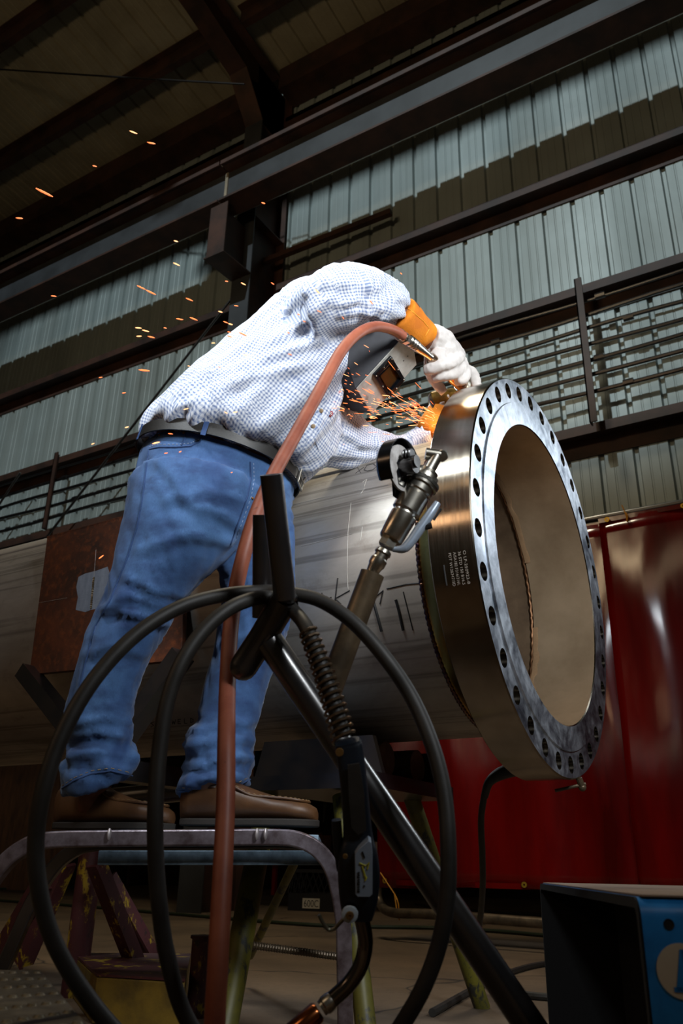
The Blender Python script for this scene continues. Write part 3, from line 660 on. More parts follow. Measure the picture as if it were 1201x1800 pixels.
# ray casting on finished cloth so that seams, pockets and belt lie on it
from mathutils.bvhtree import BVHTree
def bvh(o):
    org = ORG[o.name]; me = o.data; return BVHTree.FromPolygons([v.co+org for v in me.vertices], [tuple(p.vertices) for p in me.polygons])
BJ, BS = bvh(jeans), bvh(shirt)
def hit(B, px, py, off=.001, dflt=2.3):
    d = ray(px, py).normalized(); h = B.ray_cast(CAM, d)
    return (h[0]-d*off) if h[0] is not None else P(px, py, dflt)
def seam(name, pts, r, m, parent, B, off=.0008, sub=5, dash=False, label=None):
    g = G(); q = []
    for a, b in zip(pts[:-1], pts[1:]):
        for k in range(sub): q.append(hit(B, a[0]+(b[0]-a[0])*k/sub, a[1]+(b[1]-a[1])*k/sub, off))
    q.append(hit(B, *pts[-1], off))
    if dash:
        for a, b in zip(q[:-1:2], q[1::2]): g.tube([a, b], r, 5)
    else: g.tube(q, r, 6)
    return g.build(name, m, parent, label=label)
M_stitch = mat('tan_stitch', '9c8258', .8); M_whst = mat('pale_stitch', 'a9b4cc', .8)
fly = [(440, 812), (441, 840), (436, 870), (424, 905), (413, 935), (405, 958)]
seam('side_seam', [(262, 790), (256, 830), (250, 880), (240, 930), (222, 985), (196, 1050), (168, 1100), (150, 1165), (132, 1240)], .0022, M_denimd, jeans, BJ)
seam('fly_seam', fly, .0026, M_denimd, jeans, BJ); seam('stitching', [(x+6, y+2) for x, y in fly], .0007, M_whst, jeans, BJ, dash=True, sub=8)
pk = [(262, 790), (280, 786), (310, 786), (335, 784), (352, 776), (358, 762)]
seam('pocket_edge', pk, .0022, M_denimd, jeans, BJ); seam('stitching', [(x, y-5) for x, y in pk[:-1]], .0007, M_whst, jeans, BJ, dash=True, sub=8)
seam('coin_pocket', [(275, 770), (278, 762), (300, 759), (327, 758), (325, 770), (319, 783)], .0018, M_denimd, jeans, BJ)
for x, y in ((280, 765), (323, 761), (444, 876)):
    g = G(); p = hit(BJ, x, y, .001); g.ball(p, .0038, (1, 1, 1), 6); g.build('rivet', mat('copper_rivet', '9a6a3c', .35, .8), jeans)
for li, (pts) in enumerate(([(109, 1386), (130, 1372), (160, 1360), (195, 1355), (233, 1364)], [(311, 1388), (340, 1393), (375, 1393), (410, 1385), (440, 1370)])):
    seam('hem_seam', pts, .0022, M_denimd, jeans, BJ, .0012); seam('stitching', [(x, y-5) for x, y in pts], .0008, M_stitch, jeans, BJ, .0014, dash=True, sub=6)
# belt: band following the waist on the visible side and closing round the back
M_leather = mat('black_leather', '16130f', .5, 0, c2='0e0c0a', vscale=30, bump=.1, bscale=200)
bc, bu, bk, _ = sec(250, 774, 520, 855, 2.36, 2.42, .78); ax = (sec(272, 712, 548, 836, 2.37, 2.42)[0]-sec(230, 850, 505, 915, 2.33, 2.42)[0]).normalized(); bv = V((0, 0, 1)).cross(bu).normalized()*bu.length*bk; ax = bu.cross(bv).normalized(); ax = -ax if ax.z < 0 else ax
bu = bu-ax*bu.dot(ax)*.0
def beltpt(t, o, h): return bc+bu*cos(t)*(1+o/bu.length)+bv*sin(t)*(1+o/bv.length)+ax*h
g = G(); rr = []
for h, o in ((-.018, .010), (.018, .010), (.018, .014), (-.018, .014)): rr.append([beltpt(2*pi*k/72, o, h) for k in range(72)])
g.rings(rr, cap=False, loop=True); belt = g.build('belt', M_leather, man, label='black leather belt')
nt = -1 if bv.dot(fw) > 0 else 1
def bt(fr_): return nt*pi*fr_     # 0 = back, 1 = front, along the near side
for fr_ in (.42, .08):
    g = G(); t = bt(fr_)
    g.rings([[beltpt(t+dt, .017, h) for dt in (-.028, .028)]+[beltpt(t+dt, .0145, h) for dt in (.028, -.028)] for h in (-.026, -.01, .01, .024)]); g.build('belt_loop', M_denimd, jeans, label='denim belt loop')
g = G(); t0, t1 = bt(.86), bt(.95); q = []
for a, h in ((t0, -.024), (t0, .024), (t1, .024), (t1, -.024)): q.append(beltpt(a, .019, h))
g.tube(q, .0032, 8, loop=True); g.tube([beltpt(t0, .02, 0), beltpt(t1, .021, 0)], .0028, 8); g.build('buckle', M_chrome, belt, label='polished belt buckle')
# shirt details
M_button = mat('tan_button', 'a08868', .4)
for x, y in ((565, 722), (551, 749), (518, 785)):
    g = G(); p = hit(BS, x, y, .001); d = (CAM-p).normalized(); g.lathe(p, d, [(0, .0062), (.0022, .0058), (.003, .004)], 14); g.build('shirt_button', M_button, shirt)
seam('placket_seam', [(573, 712), (560, 742), (540, 775), (520, 812)], .0011, M_whst, shirt, BS); 
mat('seam_blue', '9aa6c0', .9); seam('armhole_seam', [(545, 500), (528, 540), (530, 575), (545, 600)], .0010, MC['seam_blue'], shirt, BS)
seam('side_seam', [(560, 790), (552, 770), (572, 745), (580, 725)], .0012, MC['seam_blue'], shirt, BS)
g = G(); p = hit(BS, 581, 727, .0012); g.lathe(p, (CAM-p).normalized(), [(0, .008), (.0012, .008)], 8); rb = g.build('red_badge', mat('red_thread', 'a3202c', .8), shirt, label='small red stitched emblem')
g = G(); e1, e2 = rt, up; p2 = p+(CAM-p).normalized()*.0018
for a, b in ((-1, 1), (1, 1)): g.tube([p2-e1*.004*a-e2*.004*b, p2+e1*.004*a+e2*.004*b], .0007, 5)
g.tube([p2+(e1*cos(t)+e2*sin(t))*.0045 for t in [2*pi*k/12 for k in range(12)]], .0006, 5, loop=True); g.build('emblem_mark', mat('white_thread', 'e0d8d4', .8), rb)
# collar
g = G(); rr = []
cn = (P(612, 640, 2.5)-P(560, 645, 2.46)).normalized(); cu, cv, _ = basis(cn); cc0 = P(572, 648, 2.48)
for t_, r_ in ((-.01, .098), (.022, .092), (.034, .088), (.03, .084), (-.008, .09)): rr.append([cc0+cn*t_+(cu*cos(2*pi*j/32)+cv*sin(2*pi*j/32))*r_*(1+.04*sin(j)) for j in range(32)])
g.rings(rr, cap=False, loop=True); g.build('collar', M_shirt, shirt)
# welding hood
def dvs(pts): return pts
hp = {}
A0 = dict(C=(700, 600, 2.30), H=(625, 682, 2.30), G=(652, 726, 2.40))
pC, pH, pG = (P(*A0[k]) for k in 'CHG'); fnrm = (pH-pC).cross(pG-pC).normalized()
if fnrm.dot(CAM-pC) < 0: fnrm = -fnrm
onf = lambda x, y: PP(x, y, pC, fnrm)
pD, pE, pF = onf(726, 613), onf(731, 640), onf(708, 665)
lat = ((pF-onf(666, 637))).normalized()      # across the face, away from camera
near = [P(593, 578, 2.33), P(618, 570, 2.33), P(655, 566, 2.34), pC, pH, P(585, 676, 2.36), P(576, 655, 2.36), P(575, 622, 2.35)]
wv = (pG-pH)*1.0
back = fw*.16+rt*.02
pts = near+[pD, pE, pF, pG, P(605, 716, 2.44)]+[P(593, 578, 2.33)+back, P(618, 570, 2.33)+back, P(655, 566, 2.34)+back*.9, P(576, 655, 2.36)+back, P(605, 716, 2.44)+fw*.08, pD+fw*.02, pE+fw*.03]
bm = bmesh.new()
for p in pts: bm.verts.new(p)
bmesh.ops.convex_hull(bm, input=bm.verts); bmesh.ops.delete(bm, geom=[v for v in bm.verts if not v.link_faces], context='VERTS')
# open the back of the hood towards the neck
bm.faces.ensure_lookup_table(); nb = -(head-nk).normalized()
gh = G(); idx = {v: i for i, v in enumerate(bm.verts)}; bm.normal_update()
keep = [f for f in bm.faces if f.normal.dot(nb) < .80 or f.normal.dot(CAM-f.calc_center_median()) > 0]
gh.add([v.co.copy() for v in bm.verts], [tuple(idx[v] for v in f.verts) for f in keep]); bm.free()
M_fibre = mat('dark_grey_fibre_hood', '34353a', .55, 0, c2='2a2b30', vscale=18, bump=.08, bscale=120)
hood = gh.build('welding_hood', M_fibre, man, label='dark grey fibre welding hood with a silver front', sharp=25); so = hood.modifiers.new('s', 'SOLIDIFY'); so.thickness = .003; so.offset = -1
be = hood.modifiers.new('b', 'BEVEL'); be.width = .004; be.segments = 2
M_alu = mat('aluminium_heat_shield', 'c4c3bd', .45, .3, c2='a8a7a1', vscale=25, bump=.05)
g = G(); g.prism([p+fnrm*.0012 for p in (pC, pD, pE, pF, pG, pH)], fnrm*.003); g.build('heat_shield', M_alu, hood, bevel=.001, label='pale aluminium front plate')
q = [onf(*p) for p in ((684, 623), (708, 664), (679, 698), (653, 656))]; cq = sum(q, V())/4
g = G(); o1 = [p+fnrm*.004 for p in q]; i1 = [cq+(p-cq)*.72+fnrm*.004 for p in q]; o2 = [p+fnrm*.013 for p in q]; i2 = [cq+(p-cq)*.72+fnrm*.013 for p in q]
g.add(o1+i1+o2+i2, [(i, (i+1) % 4, 8+(i+1) % 4, 8+i) for i in range(4)]+[(4+i, 4+(i+1) % 4, 12+(i+1) % 4, 12+i) for i in range(4)]+[(8+i, 8+(i+1) % 4, 12+(i+1) % 4, 12+i) for i in range(4)]+[(i, (i+1) % 4, 4+(i+1) % 4, 4+i) for i in range(4)])
wf = g.build('lens_frame', mat('glossy_black_plastic', '0c0e12', .2), hood, bevel=.0015, label='black lens frame')
g = G(); i3 = [cq+(p-cq)*.72+fnrm*.007 for p in q]; i4 = [cq+(p-cq)*.60+fnrm*.007 for p in q]; i5 = [cq+(p-cq)*.60+fnrm*.011 for p in q]
g.add(i3+i4+i5, [(i, (i+1) % 4, 4+(i+1) % 4, 4+i) for i in range(4)]+[(4+i, 4+(i+1) % 4, 8+(i+1) % 4, 8+i) for i in range(4)]); g.build('inner_bezel', MC['glossy_black_plastic'], wf)
gm = N('amber_lens'); gm.set(Base_Color=hexc('4a3018'), Roughness=.06, Metallic=.35, Coat_Weight=1.0)
g = G(); g.add([cq+(p-cq)*.62+fnrm*.0065 for p in q], [(0, 1, 2, 3)]); g.build('lens', gm.m, wf, label='amber shaded lens')
for i in range(4):
    for t in (.0, .5): g = G(); p = q[i]+(q[(i+1) % 4]-q[i])*t; p = cq+(p-cq)*.88+fnrm*.0135; g.ball(p, .0022, (1, 1, 1), 6); g.build('screw', M_chrome, wf)
for x, y in ((708, 633), (715, 625)):
    g = G(); g.ball(onf(x, y)+fnrm*.004, .0022, (1, 1, 1), 6); g.build('rivet', M_black, hood)
for k in range(7):
    x = 587+k*5.5; y = 681+k*3.6; g = G(); g.ball(P(x, y, 2.352+.006*k), .0022, (1, 1, 1), 6); g.build('rivet', M_black, hood)
# ear plug cord and neck
g = G(); g.tube([P(563, 600, 2.40), P(571, 594, 2.38), P(575, 592, 2.375), P(578, 602, 2.375), P(583, 607, 2.37)], .0016, 6, sm=4); g.tube([P(583, 592, 2.37), P(586, 586, 2.37), P(589, 590, 2.37)], .0016, 6, sm=4)
g.build('ear_plug_cord', mat('yellow_cord', 'c8d424', .5), man, label='bright yellow ear plug cord')
# gloves
M_glove = mat('white_goatskin', 'cfcac6', .75, 0, c2='b5afab', vscale=14, bump=.2, bscale=120); M_suede = mat('orange_suede', 'dd8408', .85, 0, c2='b9640a', vscale=9, bump=.3, bscale=260)
def cuff(secs, parent, nm='gauntlet'):
    g = G(); f = loft(g, secs, 24, 4); bm = remesh(g, .007, 2)
    return finish(bm, nm, M_suede, parent, lambda c, i, n_: .0025*ridged(V(c)*16), [f], label='orange suede gauntlet cuff')
gr = thing('tmp', (0, 0, 0), 'x y z w', 'x'); bpy.data.objects.remove(gr); 
def glove(nm, lab, loops, ball, cuffs, vox=.0046):
    g = G()
    for pts, rs in loops: g.tube([P(*p) for p in pts], rs, 12, sm=3)
    for b in ball: g.ball(P(*b[:3]), b[3], b[4] if len(b) > 4 else (1, 1, 1), 10, (rt, up, fw))
    bm = remesh(g, vox, 1); o = finish(bm, nm, M_glove, man, lambda c, i, n_: .0022*ridged(V(c)*38)+.0008*ridged(V(c)*80), label=lab); cuff(cuffs, o); return o
# right hand: fist round the grinder body, back of the hand up, four fingers curled over it
gl_R = glove('glove', 'white leather glove gripping the grinder from above',
  [([(757, 592, 2.49), (775, 602, 2.52), (792, 622, 2.56)], [.040, .043, .038]),          # wrist to hand back
   ([(795, 606, 2.62), (806, 624, 2.57), (797, 636, 2.495), (770, 644, 2.455), (747, 651, 2.47)], [.020, .021, .020, .0185, .015]),   # index finger
   ([(800, 625, 2.63), (812, 640, 2.58), (802, 654, 2.51), (778, 660, 2.48), (762, 664, 2.49)], [.019, .020, .019, .0175, .0145]),
   ([(806, 640, 2.63), (818, 652, 2.58), (814, 666, 2.53), (803, 671, 2.515)], [.017, .018, .0165, .014]),
   ([(812, 648, 2.66), (828, 654, 2.65), (836, 668, 2.62), (838, 682, 2.60)], [.017, .0175, .016, .013]),                           # little finger
   ([(760, 612, 2.50), (757, 650, 2.55), (768, 674, 2.57), (781, 690, 2.57)], [.020, .019, .016, .012])],                            # thumb pointing down
  [(778, 616, 2.52, .044), (795, 634, 2.57, .040), (770, 627, 2.475, .026)],
  [sec(724, 524, 668, 582, 2.40, 2.42, .95), sec(742, 546, 690, 604, 2.44, 2.45, .9), sec(757, 564, 712, 614, 2.47, 2.48, .85), sec(768, 577, 740, 606, 2.50, 2.5, .85)])
gl_L = glove('glove', 'leather glove under the sparks holding the grinder head',
  [([(762, 745, 2.70), (775, 720, 2.73), (790, 705, 2.76)], [.040, .040, .034]), ([(785, 712, 2.76), (800, 700, 2.78), (806, 688, 2.76)], [.018, .017, .013]), ([(780, 722, 2.78), (802, 714, 2.80), (812, 700, 2.79)], [.018, .017, .013]), ([(778, 730, 2.78), (800, 728, 2.81), (812, 716, 2.80)], [.017, .016, .013]), ([(775, 738, 2.78), (798, 740, 2.81), (808, 730, 2.80)], [.016, .015, .012]), ([(770, 716, 2.71), (778, 704, 2.70), (790, 697, 2.70)], [.017, .015, .012])],
  [(778, 722, 2.76, .04)],
  [sec(733, 748, 768, 786, 2.65, 2.65, .85), sec(742, 732, 793, 772, 2.67, 2.67, .85), sec(755, 714, 800, 745, 2.71, 2.71, .9)])
seam('cuff_seam', [(700, 532), (722, 545), (745, 565), (755, 578), (748, 590)], .0013, mat('orange_piping', 'f0a32a', .8), bpy.data.objects['gauntlet'], bvh(bpy.data.objects['gauntlet']))
# shoes
M_shoe = mat('brown_leather_shoe', '5a3c22', .48, 0, c2='442b18', vscale=9, bump=.12, bscale=90); M_sole = mat('grey_rubber_sole', '26211d', .8, 0, bump=.2); M_lace = mat('dark_brown_leather', '2c1b10', .5)
def shoe(h, t, lab):
    fwd = t-h; L_ = fwd.length; fwd.z *= .0; X = fwd.normalized(); Z = V((0, 0, 1)); Y = Z.cross(X)
    k = L_/.31; pt = lambda x, y, z: h+X*x*k+Y*y*k+Z*z
    def ring(x, w_, h0, h1, n=20, flat=.35):
        r = []
        for j in range(n):
            a = 2*pi*j/n; c_, s_ = cos(a), sin(a); r.append(pt(x, w_*math.copysign(abs(c_)**.8, c_), h0+(h1-h0)*(.5+.5*math.copysign(abs(s_)**.9, s_))))
        return r
    g = G(); g.rings([ring(x, w_, .014, hh) for x, w_, hh in ((0, .012, .08), (.006, .028, .105), (.03, .036, .132), (.07, .038, .138), (.105, .04, .122), (.14, .043, .10), (.18, .048, .084), (.22, .05, .071), (.26, .046, .064), (.285, .036, .057), (.302, .02, .046), (.307, .008, .036))])
    o = g.build('shoe', M_shoe, man, sharp=60, label=lab)
    g = G(); ol = [(0, .0), (.008, .026), (.03, .037), (.08, .039), (.12, .038), (.16, .044), (.2, .051), (.25, .051), (.285, .039), (.305, .02), (.312, 0)]
    o2 = ol+[(x, -y) for x, y in ol[-2:0:-1]]
    g.rings([[pt(x, y, z) for x, y in o2] for z in (0, .017)]); g.build('sole', M_sole, o, bevel=.003)
    g = G()
    ws = [(.10, .037, .112), (.13, .039, .095), (.17, .0405, .073), (.21, .040, .068), (.25, .035, .0645), (.275, .024, .061), (.288, 0, .059), (.275, -.024, .061), (.25, -.035, .0645), (.21, -.040, .068), (.17, -.0405, .073), (.13, -.039, .095), (.10, -.037, .112)]
    g.tube([pt(*p) for p in ws], .0036, 8, sm=4); g.build('moc_toe_seam', M_shoe, o)
    g = G(); c_ = cat([pt(x, y*.93, z+.003) for x, y, z in ws], 6)
    for a, b in zip(c_[::2], c_[1::2]): g.tube([a, b], .0014, 5)
    g.build('toe_stitching', M_stitch, o)
    g = G(); g.rings([[pt(.10+.022*cos(a)*1.2-.02, .041*sin(a), z) for a in [2*pi*j/20 for j in range(20)]] for z in (.09, .145)]); g.build('collar_padding', M_lace, o)
    return o
shoe(P(97, 1458, 2.22), P(306, 1456, 2.13), 'brown leather moc-toe shoe, heel at the left end of the step')
shoe(P(318, 1452, 2.15), P(560, 1452, 2.06), 'brown leather moc-toe shoe, toe at the right end of the step')
# ---------------------------------------------------------------- step stand under the shoes
M_rail = mat('worn_steel_rail', '8f8790', .3, .6, c2='5a4d50', vscale=22, bump=.12)
M_plank = mat('blue_grey_plank', '8298aa', .5, .2, c2='586a78', vscale=25, bump=.15)
st = thing('step_stand', (-1.45, 1.72, 0), 'low metal step stand with a rounded rail carrying the shoes of the worker', 'step stand')
zt = .470
def rect_tube(g, pts, w_, h, sm=5, side=None):
    pts = cat(pts, sm) if sm else [V(p) for p in pts]; rr = []
    for i in range(len(pts)):
        d = (pts[min(i+1, len(pts)-1)]-pts[max(i-1, 0)]).normalized(); s_ = V(side).normalized(); u = d.cross(s_).normalized()
        rr.append([pts[i]+u*h/2*a+s_*w_/2*b for a, b in ((-1, -1), (1, -1), (1, 1), (-1, 1))])
    g.rings(rr)
sd = V((fw.x, fw.y, 0)).normalized()
hoop = [(-150, 1830), (-90, 1700), (-45, 1600), (0, 1528), (40, 1492), (85, 1477), (190, 1474), (340, 1473), (480, 1472), (530, 1478), (565, 1500), (588, 1540), (603, 1620), (606, 1720), (608, 1862)]
g = G(); rect_tube(g, [P(x, y, 1.93) for x, y in hoop], .04, .036, 5, sd); g.build('front_rail', M_rail, st, bevel=.004)
g = G(); rect_tube(g, [P(x, y, 1.93)+sd*.40 for x, y in hoop], .036, .036, 5, sd); g.build('rear_rail', M_black, st, bevel=.004)
g = G(); pa, pb = P(175, 1508, 1.97), P(565, 1508, 1.97); g.beam(pa, pb, .03, .032); g.build('side_channel', M_plank, st, bevel=.002)
g = G(); a, b = P(178, 1480, 1.97), P(560, 1480, 1.97); a.z = b.z = zt; a2, b2 = a+sd*.5, b+sd*.5; g.prism([a, b, b2, a2], (0, 0, -.02)); g.build('platform', M_plank, st, bevel=.002)
for x in (192, 452, 467):
    g = G(); c = P(x, 1466, 1.905); g.ball(c, .012, (.35, .5, 1.1), 8); g.build('weld_mark', mat('pale_weld', 'b5aeb0', .4, .6), st)
g = G(); pz1 = .22
q = [PZ(-160, 1702, pz1), PZ(72, 1706, pz1), PZ(158, 1808, pz1), PZ(-220, 1900, pz1)]; g.prism(q, (0, 0, -.03))
u1 = (q[1]-q[0]); v1 = (q[3]-q[0])
for i in range(11):
    for j in range(7):
        p = q[0]+u1*((i+.5)/11)+(q[3]-q[0]).lerp(q[2]-q[1], (i+.5)/11)*((j+.5)/7); g.lathe(p, (0, 0, 1), [(0, .008), (.003, .0055)], 10, mi=1)
g.build('tread', mat('grip_tread_steel', '5d5648', .55, .4, c2='3c362c', vscale=20, bump=.1), st, mats=[mat('polished_dimple', '8a8270', .35, .7)])
# ---------------------------------------------------------------- black pipe rack with cable, gun and spare grinder
rk = thing('torch_rack', (-.52, 1.35, 0), 'black welded pipe rack with two upright tubes leaning across the foreground', 'rack')
D0 = 1.30
def upto(p, q, z):  # extend p->q to height z
    t = (z-p.z)/(q.z-p.z); return p+(q-p)*t
def otube(g, a, b, r, n=24):
    d = (b-a).normalized(); L_ = (b-a).length; g.lathe(a, d, [(0, r), (L_, r), (L_, r*.8), (L_-.04, r*.78)], n, cap=True)
g = G(); p, q = P(474, 1128, 1.32), P(960, 1845, 1.17); q = upto(p, q, .0); g.tube([p, q], .0225, 24); g.build('diagonal_post', M_black, rk)
g = G(); otube(g, P(501, 1052, 1.27), P(477, 834, 1.25), .0172); g.build('upright_tube', M_black, rk, label='taller, nearer upright tube')
g = G(); otube(g, P(462, 1085, 1.37), P(463, 905, 1.37), .0175); g.build('upright_tube', M_black, rk, label='shorter upright tube behind')
g = G(); g.tube([P(428, 1172, 1.33), P(462, 1120, 1.33), P(502, 1052, 1.30)], .0225, 20); g.ball(P(428, 1172, 1.33), .0222, (1, 1, 1), 10); g.ball(P(502, 1050, 1.29), .019, (1, 1, .6), 10); g.build('cross_tube', M_black, rk)
g = G(); otube(g, P(566, 1250, 1.345), P(655, 1008, 1.40), .0205); g.ball(P(566, 1250, 1.345), .022, (1, 1, 1), 8); g.build('tool_socket', M_rustpipe, rk, label='brown steel socket pipe')
g = G(); g.tube([q+V((-.22, .02, .018)), q+V((-.0, -.0, .018))], .018, 16); g.build('foot', M_black, rk)

def stack(axis_a, axis_b, segs, n=28):
    """segments (t0, r0, t1, r1) along a..b as one lathe profile"""
    d = axis_b-axis_a; pr = []
    for t0, r0, t1, r1 in segs: pr += [(t0*d.length, r0), (t1*d.length, r1)]
    return axis_a, d.normalized(), pr
# spare grinder standing in the socket
gd = thing('air_grinder', P(655, 1005, 1.40), 'spare air grinder with black wheel guard stuck upright in the brown socket pipe', 'grinder')
a, b = P(655, 1005, 1.40), P(751, 832, 1.46); d = b-a; Ld = d.length; dn = d.normalized()
g = G(); g.lathe(a-dn*.01, dn, [(0, .009), (.02, .0125), (.024, .0145), (.034, .0145), (.037, .012), (.043, .012), (.046, .0145), (.052, .0135), (.054, .011)], 24); g.build('hose_fitting', M_chrome, gd)
g = G(); g.lathe(a+dn*.050, dn, [(0, .016), (.014, .016)], 6); g.lathe(a+dn*.064, dn, [(0, .019), (.003, .021), (.050, .0235), (.053, .0215), (.056, .0215), (.059, .0255), (.092, .0265), (.094, .0245), (.097, .0245), (.1, .027), (.112, .027), (.113, .0305), (.122, .0305), (.123, .026), (.135, .024)], 36); g.build('motor_body', M_chrome, gd)
g = G(); g.lathe(a+dn*.180, dn, [(0, .0285), (.002, .0312), (.008, .0312), (.010, .0285)], 36); g.build('knurled_collar', mat('dark_knurl', '3a3833', .45, .7, bump=.4, bscale=400), gd)
hb = a+dn*.196
g = G(); g.lathe(hb, dn, [(0, .019), (.012, .019), (.016, .0115), (.048, .0105), (.05, .0)], 24)
tp = hb+dn*.046; g.tube([tp-rt*.020+up*.004, tp+rt*.006], .0105, 16); g.lathe(tp+rt*.009, (CAM-tp).normalized(), [(0, .011), (.008, .0095), (.0085, .005)], 18); g.build('angle_head', M_chrome, gd)
gc = P(708, 822, 1.43); gax = (rt*.80-fw*.56+up*.14).normalized()
gu, gv, _ = basis(gax); gup = (up-gax*up.dot(gax)).normalized(); gsd = gax.cross(gup)
RG = .051; prf = [(-.024, RG*.2), (-.024, RG*.9), (-.018, RG), (.006, RG), (.006, RG*.965), (-.016, RG*.955), (-.020, RG*.88), (-.020, RG*.2)]
g = G(); rr = []
for x_, r_ in prf: rr.append([gc+gax*x_+(gup*cos(t)+gsd*sin(t))*r_ for t in [radians(-185)+radians(300)*k/40 for k in range(41)]])
g.rings(rr, closed=False, cap=False, loop=True); g.build('wheel_guard', MC['glossy_black_plastic'], gd, label='glossy black wheel guard')
g = G(); g.lathe(gc-gax*.006, gax, [(0, .0405), (.004, .0405), (.0045, .012), (.0046, 0.001)], 48); wh = g.build('grinding_wheel', mat('grey_abrasive', 'b9b6b4', .8, 0, c2='8f8b88', vscale=60, bump=.3, bscale=400), gd)
g = G(); g.prism([gc-gax*.001+gup*a_+gsd*b_ for a_, b_ in ((-.034, .0), (-.028, .018), (-.006, .020), (.0, .012), (.008, .016), (.016, .008), (.012, -.004), (-.004, -.008), (-.018, -.012))], gax*.0012); g.build('wheel_label', MC['glossy_black_plastic'], wh)
g = G(); g.tube([gc+gax*.0, gc+gax*.026], .014, 18); g.tube([gc+gax*.008+gup*.006, gc+gax*.03+gup*.006], .011, 16)
for k in range(3): g.lathe(gc+gup*.020+gax*(.006+k*.006), gax, [(0, .009), (.003, .0105), (.0045, .009)], 16)
g.build('spindle_nut', M_black, gd)
g = G(); ls = (rt*.8-up*.35-fw*.3).normalized(); l0 = a+dn*.062+ls*.030; l1 = a+dn*.160+ls*.042
sd2 = dn.cross(ls).normalized()
g.tube([a+dn*.05+ls*.012, l0, a+dn*.10+ls*.036, a+dn*.135+ls*.040, l1], [.004, .008, .009, .0085, .006], 16, sm=4); g.build('throttle_lever', mat('pale_blue_lever', 'a8b6c8', .3, .5), gd)
g = G(); g.tube([a+dn*.128+ls*.050-fw*.004, a+dn*.152+ls*.052-fw*.004], .0022, 6); g.tube([a+dn*.1+ls*.03, a+dn*.118+ls*.052], .006, 8); g.build('lever_slot', M_black, gd)
# ---------------------------------------------------------------- grinder in use
gw = thing('angle_grinder', P(745, 617, 2.50), 'grinder in the white gloved fist cutting the top edge of the flange, amber guard', 'grinder')
a, b = P(742, 616, 2.41), P(826, 688, 2.66); dn = (b-a).normalized(); Lg = (b-a).length
g = G(); g.lathe(a+dn*.045, dn, [(0, .012), (.02, .02), (Lg-.10, .021), (Lg-.095, .024), (Lg-.06, .024)], 28); g.build('motor_body', mat('brass_tinted_steel', 'a48b78', .22, .9), gw)
g = G()
for k in range(5): g.lathe(a+dn*(Lg-.062+k*.007), dn, [(0, .0245), (.002, .0262), (.005, .0245)], 28)
g.build('knurled_collar', M_chrome, gw)
g = G(); hc = P(783, 702, 2.72); hx = (rt*.80+up*.12+fw*.1).normalized(); hz = (-up*.8-rt*.35-fw*.3).normalized(); hz = (hz-hx*hz.dot(hx)).normalized(); hy = hx.cross(hz)
g.rings([[hc+hx*x_+(hz*cos(t)+hy*sin(t))*r_ for t in [2*pi*k/32 for k in range(32)]] for x_, r_ in ((-.050, .012), (-.052, .022), (-.045, .030), (-.02, .034), (.03, .034), (.05, .030))]); g.build('wheel_guard', mat('amber_brass_guard', '8e6a26', .35, .6, c2='5c451c', vscale=30, bump=.15), gw, label='scuffed amber brass guard')
g = G(); dc = P(768, 712, 2.70); g.lathe(dc, (rt*.7+up*.45-fw*.55).normalized(), [(0, .042), (.004, .042)], 40); g.build('grinding_wheel', mat('dark_wheel', '4e4c52', .5, .3), gw)
ft = thing('hose_coupling', P(706, 589, 2.275), 'bright silver quick coupling joining the red hose to the grinder in use', 'coupling')
a0, b0 = P(704, 588, 2.27), P(750, 622, 2.38); dn = (b0-a0).normalized(); Lc = (b0-a0).length
g = G(); g.lathe(a0-dn*.004, dn, [(0, .0152), (.018, .0152), (.02, .0125), (.024, .0125)], 28); g.build('ferrule', M_chrome, ft)
g = G(); g.lathe(a0+dn*.022, dn, [(0, .0165), (.014, .0165)], 6); g.lathe(a0+dn*.037, dn, [(0, .014), (.004, .017), (.012, .017), (.014, .015), (.017, .015), (.019, .0168), (.023, .0168), (.025, .0148), (.028, .0148), (.030, .0165), (.034, .0165), (.036, .0145), (.04, .0145), (.042, .016), (.052, .015), (Lc-.03, .010), (Lc-.012, .0095)], 28); g.build('sleeve', M_chrome, ft)
# ---------------------------------------------------------------- red air hose
hp_ = [(709, 591, 2.275), (697, 583, 2.25), (682, 577, 2.21), (662, 574, 2.13), (640, 580, 2.05), (618, 596, 1.99), (597, 622, 1.92), (575, 662, 1.84), (548, 712, 1.75), (515, 772, 1.65), (478, 840, 1.56), (450, 905, 1.49), (430, 970, 1.45), (415, 1035, 1.43), (405, 1110, 1.40), (400, 1200, 1.34), (398, 1300, 1.24), (397, 1400, 1.18), (393, 1500, 1.13), (388, 1600, 1.09), (383, 1700, 1.06), (377, 1830, 1.04)]
pts = [P(*p) for p in hp_]; e = pts[-1].copy(); pts += [e+V((0, .02, -(e.z-.06))), e+V((-.05, -.05, -(e.z-.0135))), e+V((-.4, -.4, -(e.z-.0135)))]
g = G(); g.tube(pts, .0135, 20, sm=6)
hm = N('red_rubber_hose'); f = hm.noise(9, 6, None, .7); f2 = hm.noise(60, 4)
c = hm.mix(hm.ramp(f, [(.4, (0, 0, 0)), (.7, (1, 1, 1))]), hexc('99563f'), hexc('7a3d2d')); c = hm.mix(hm.ramp(f2, [(.66, (0, 0, 0)), (.72, (.6,)*3)]), c, hexc('5e3226'))
hm.set(Base_Color=c, Roughness=.5); hm.bump(f2, .1, .001)
tag(g.build('air_hose', hm.m), 'thick red rubber air hose arching from the grinder down through the foreground', 'hose')
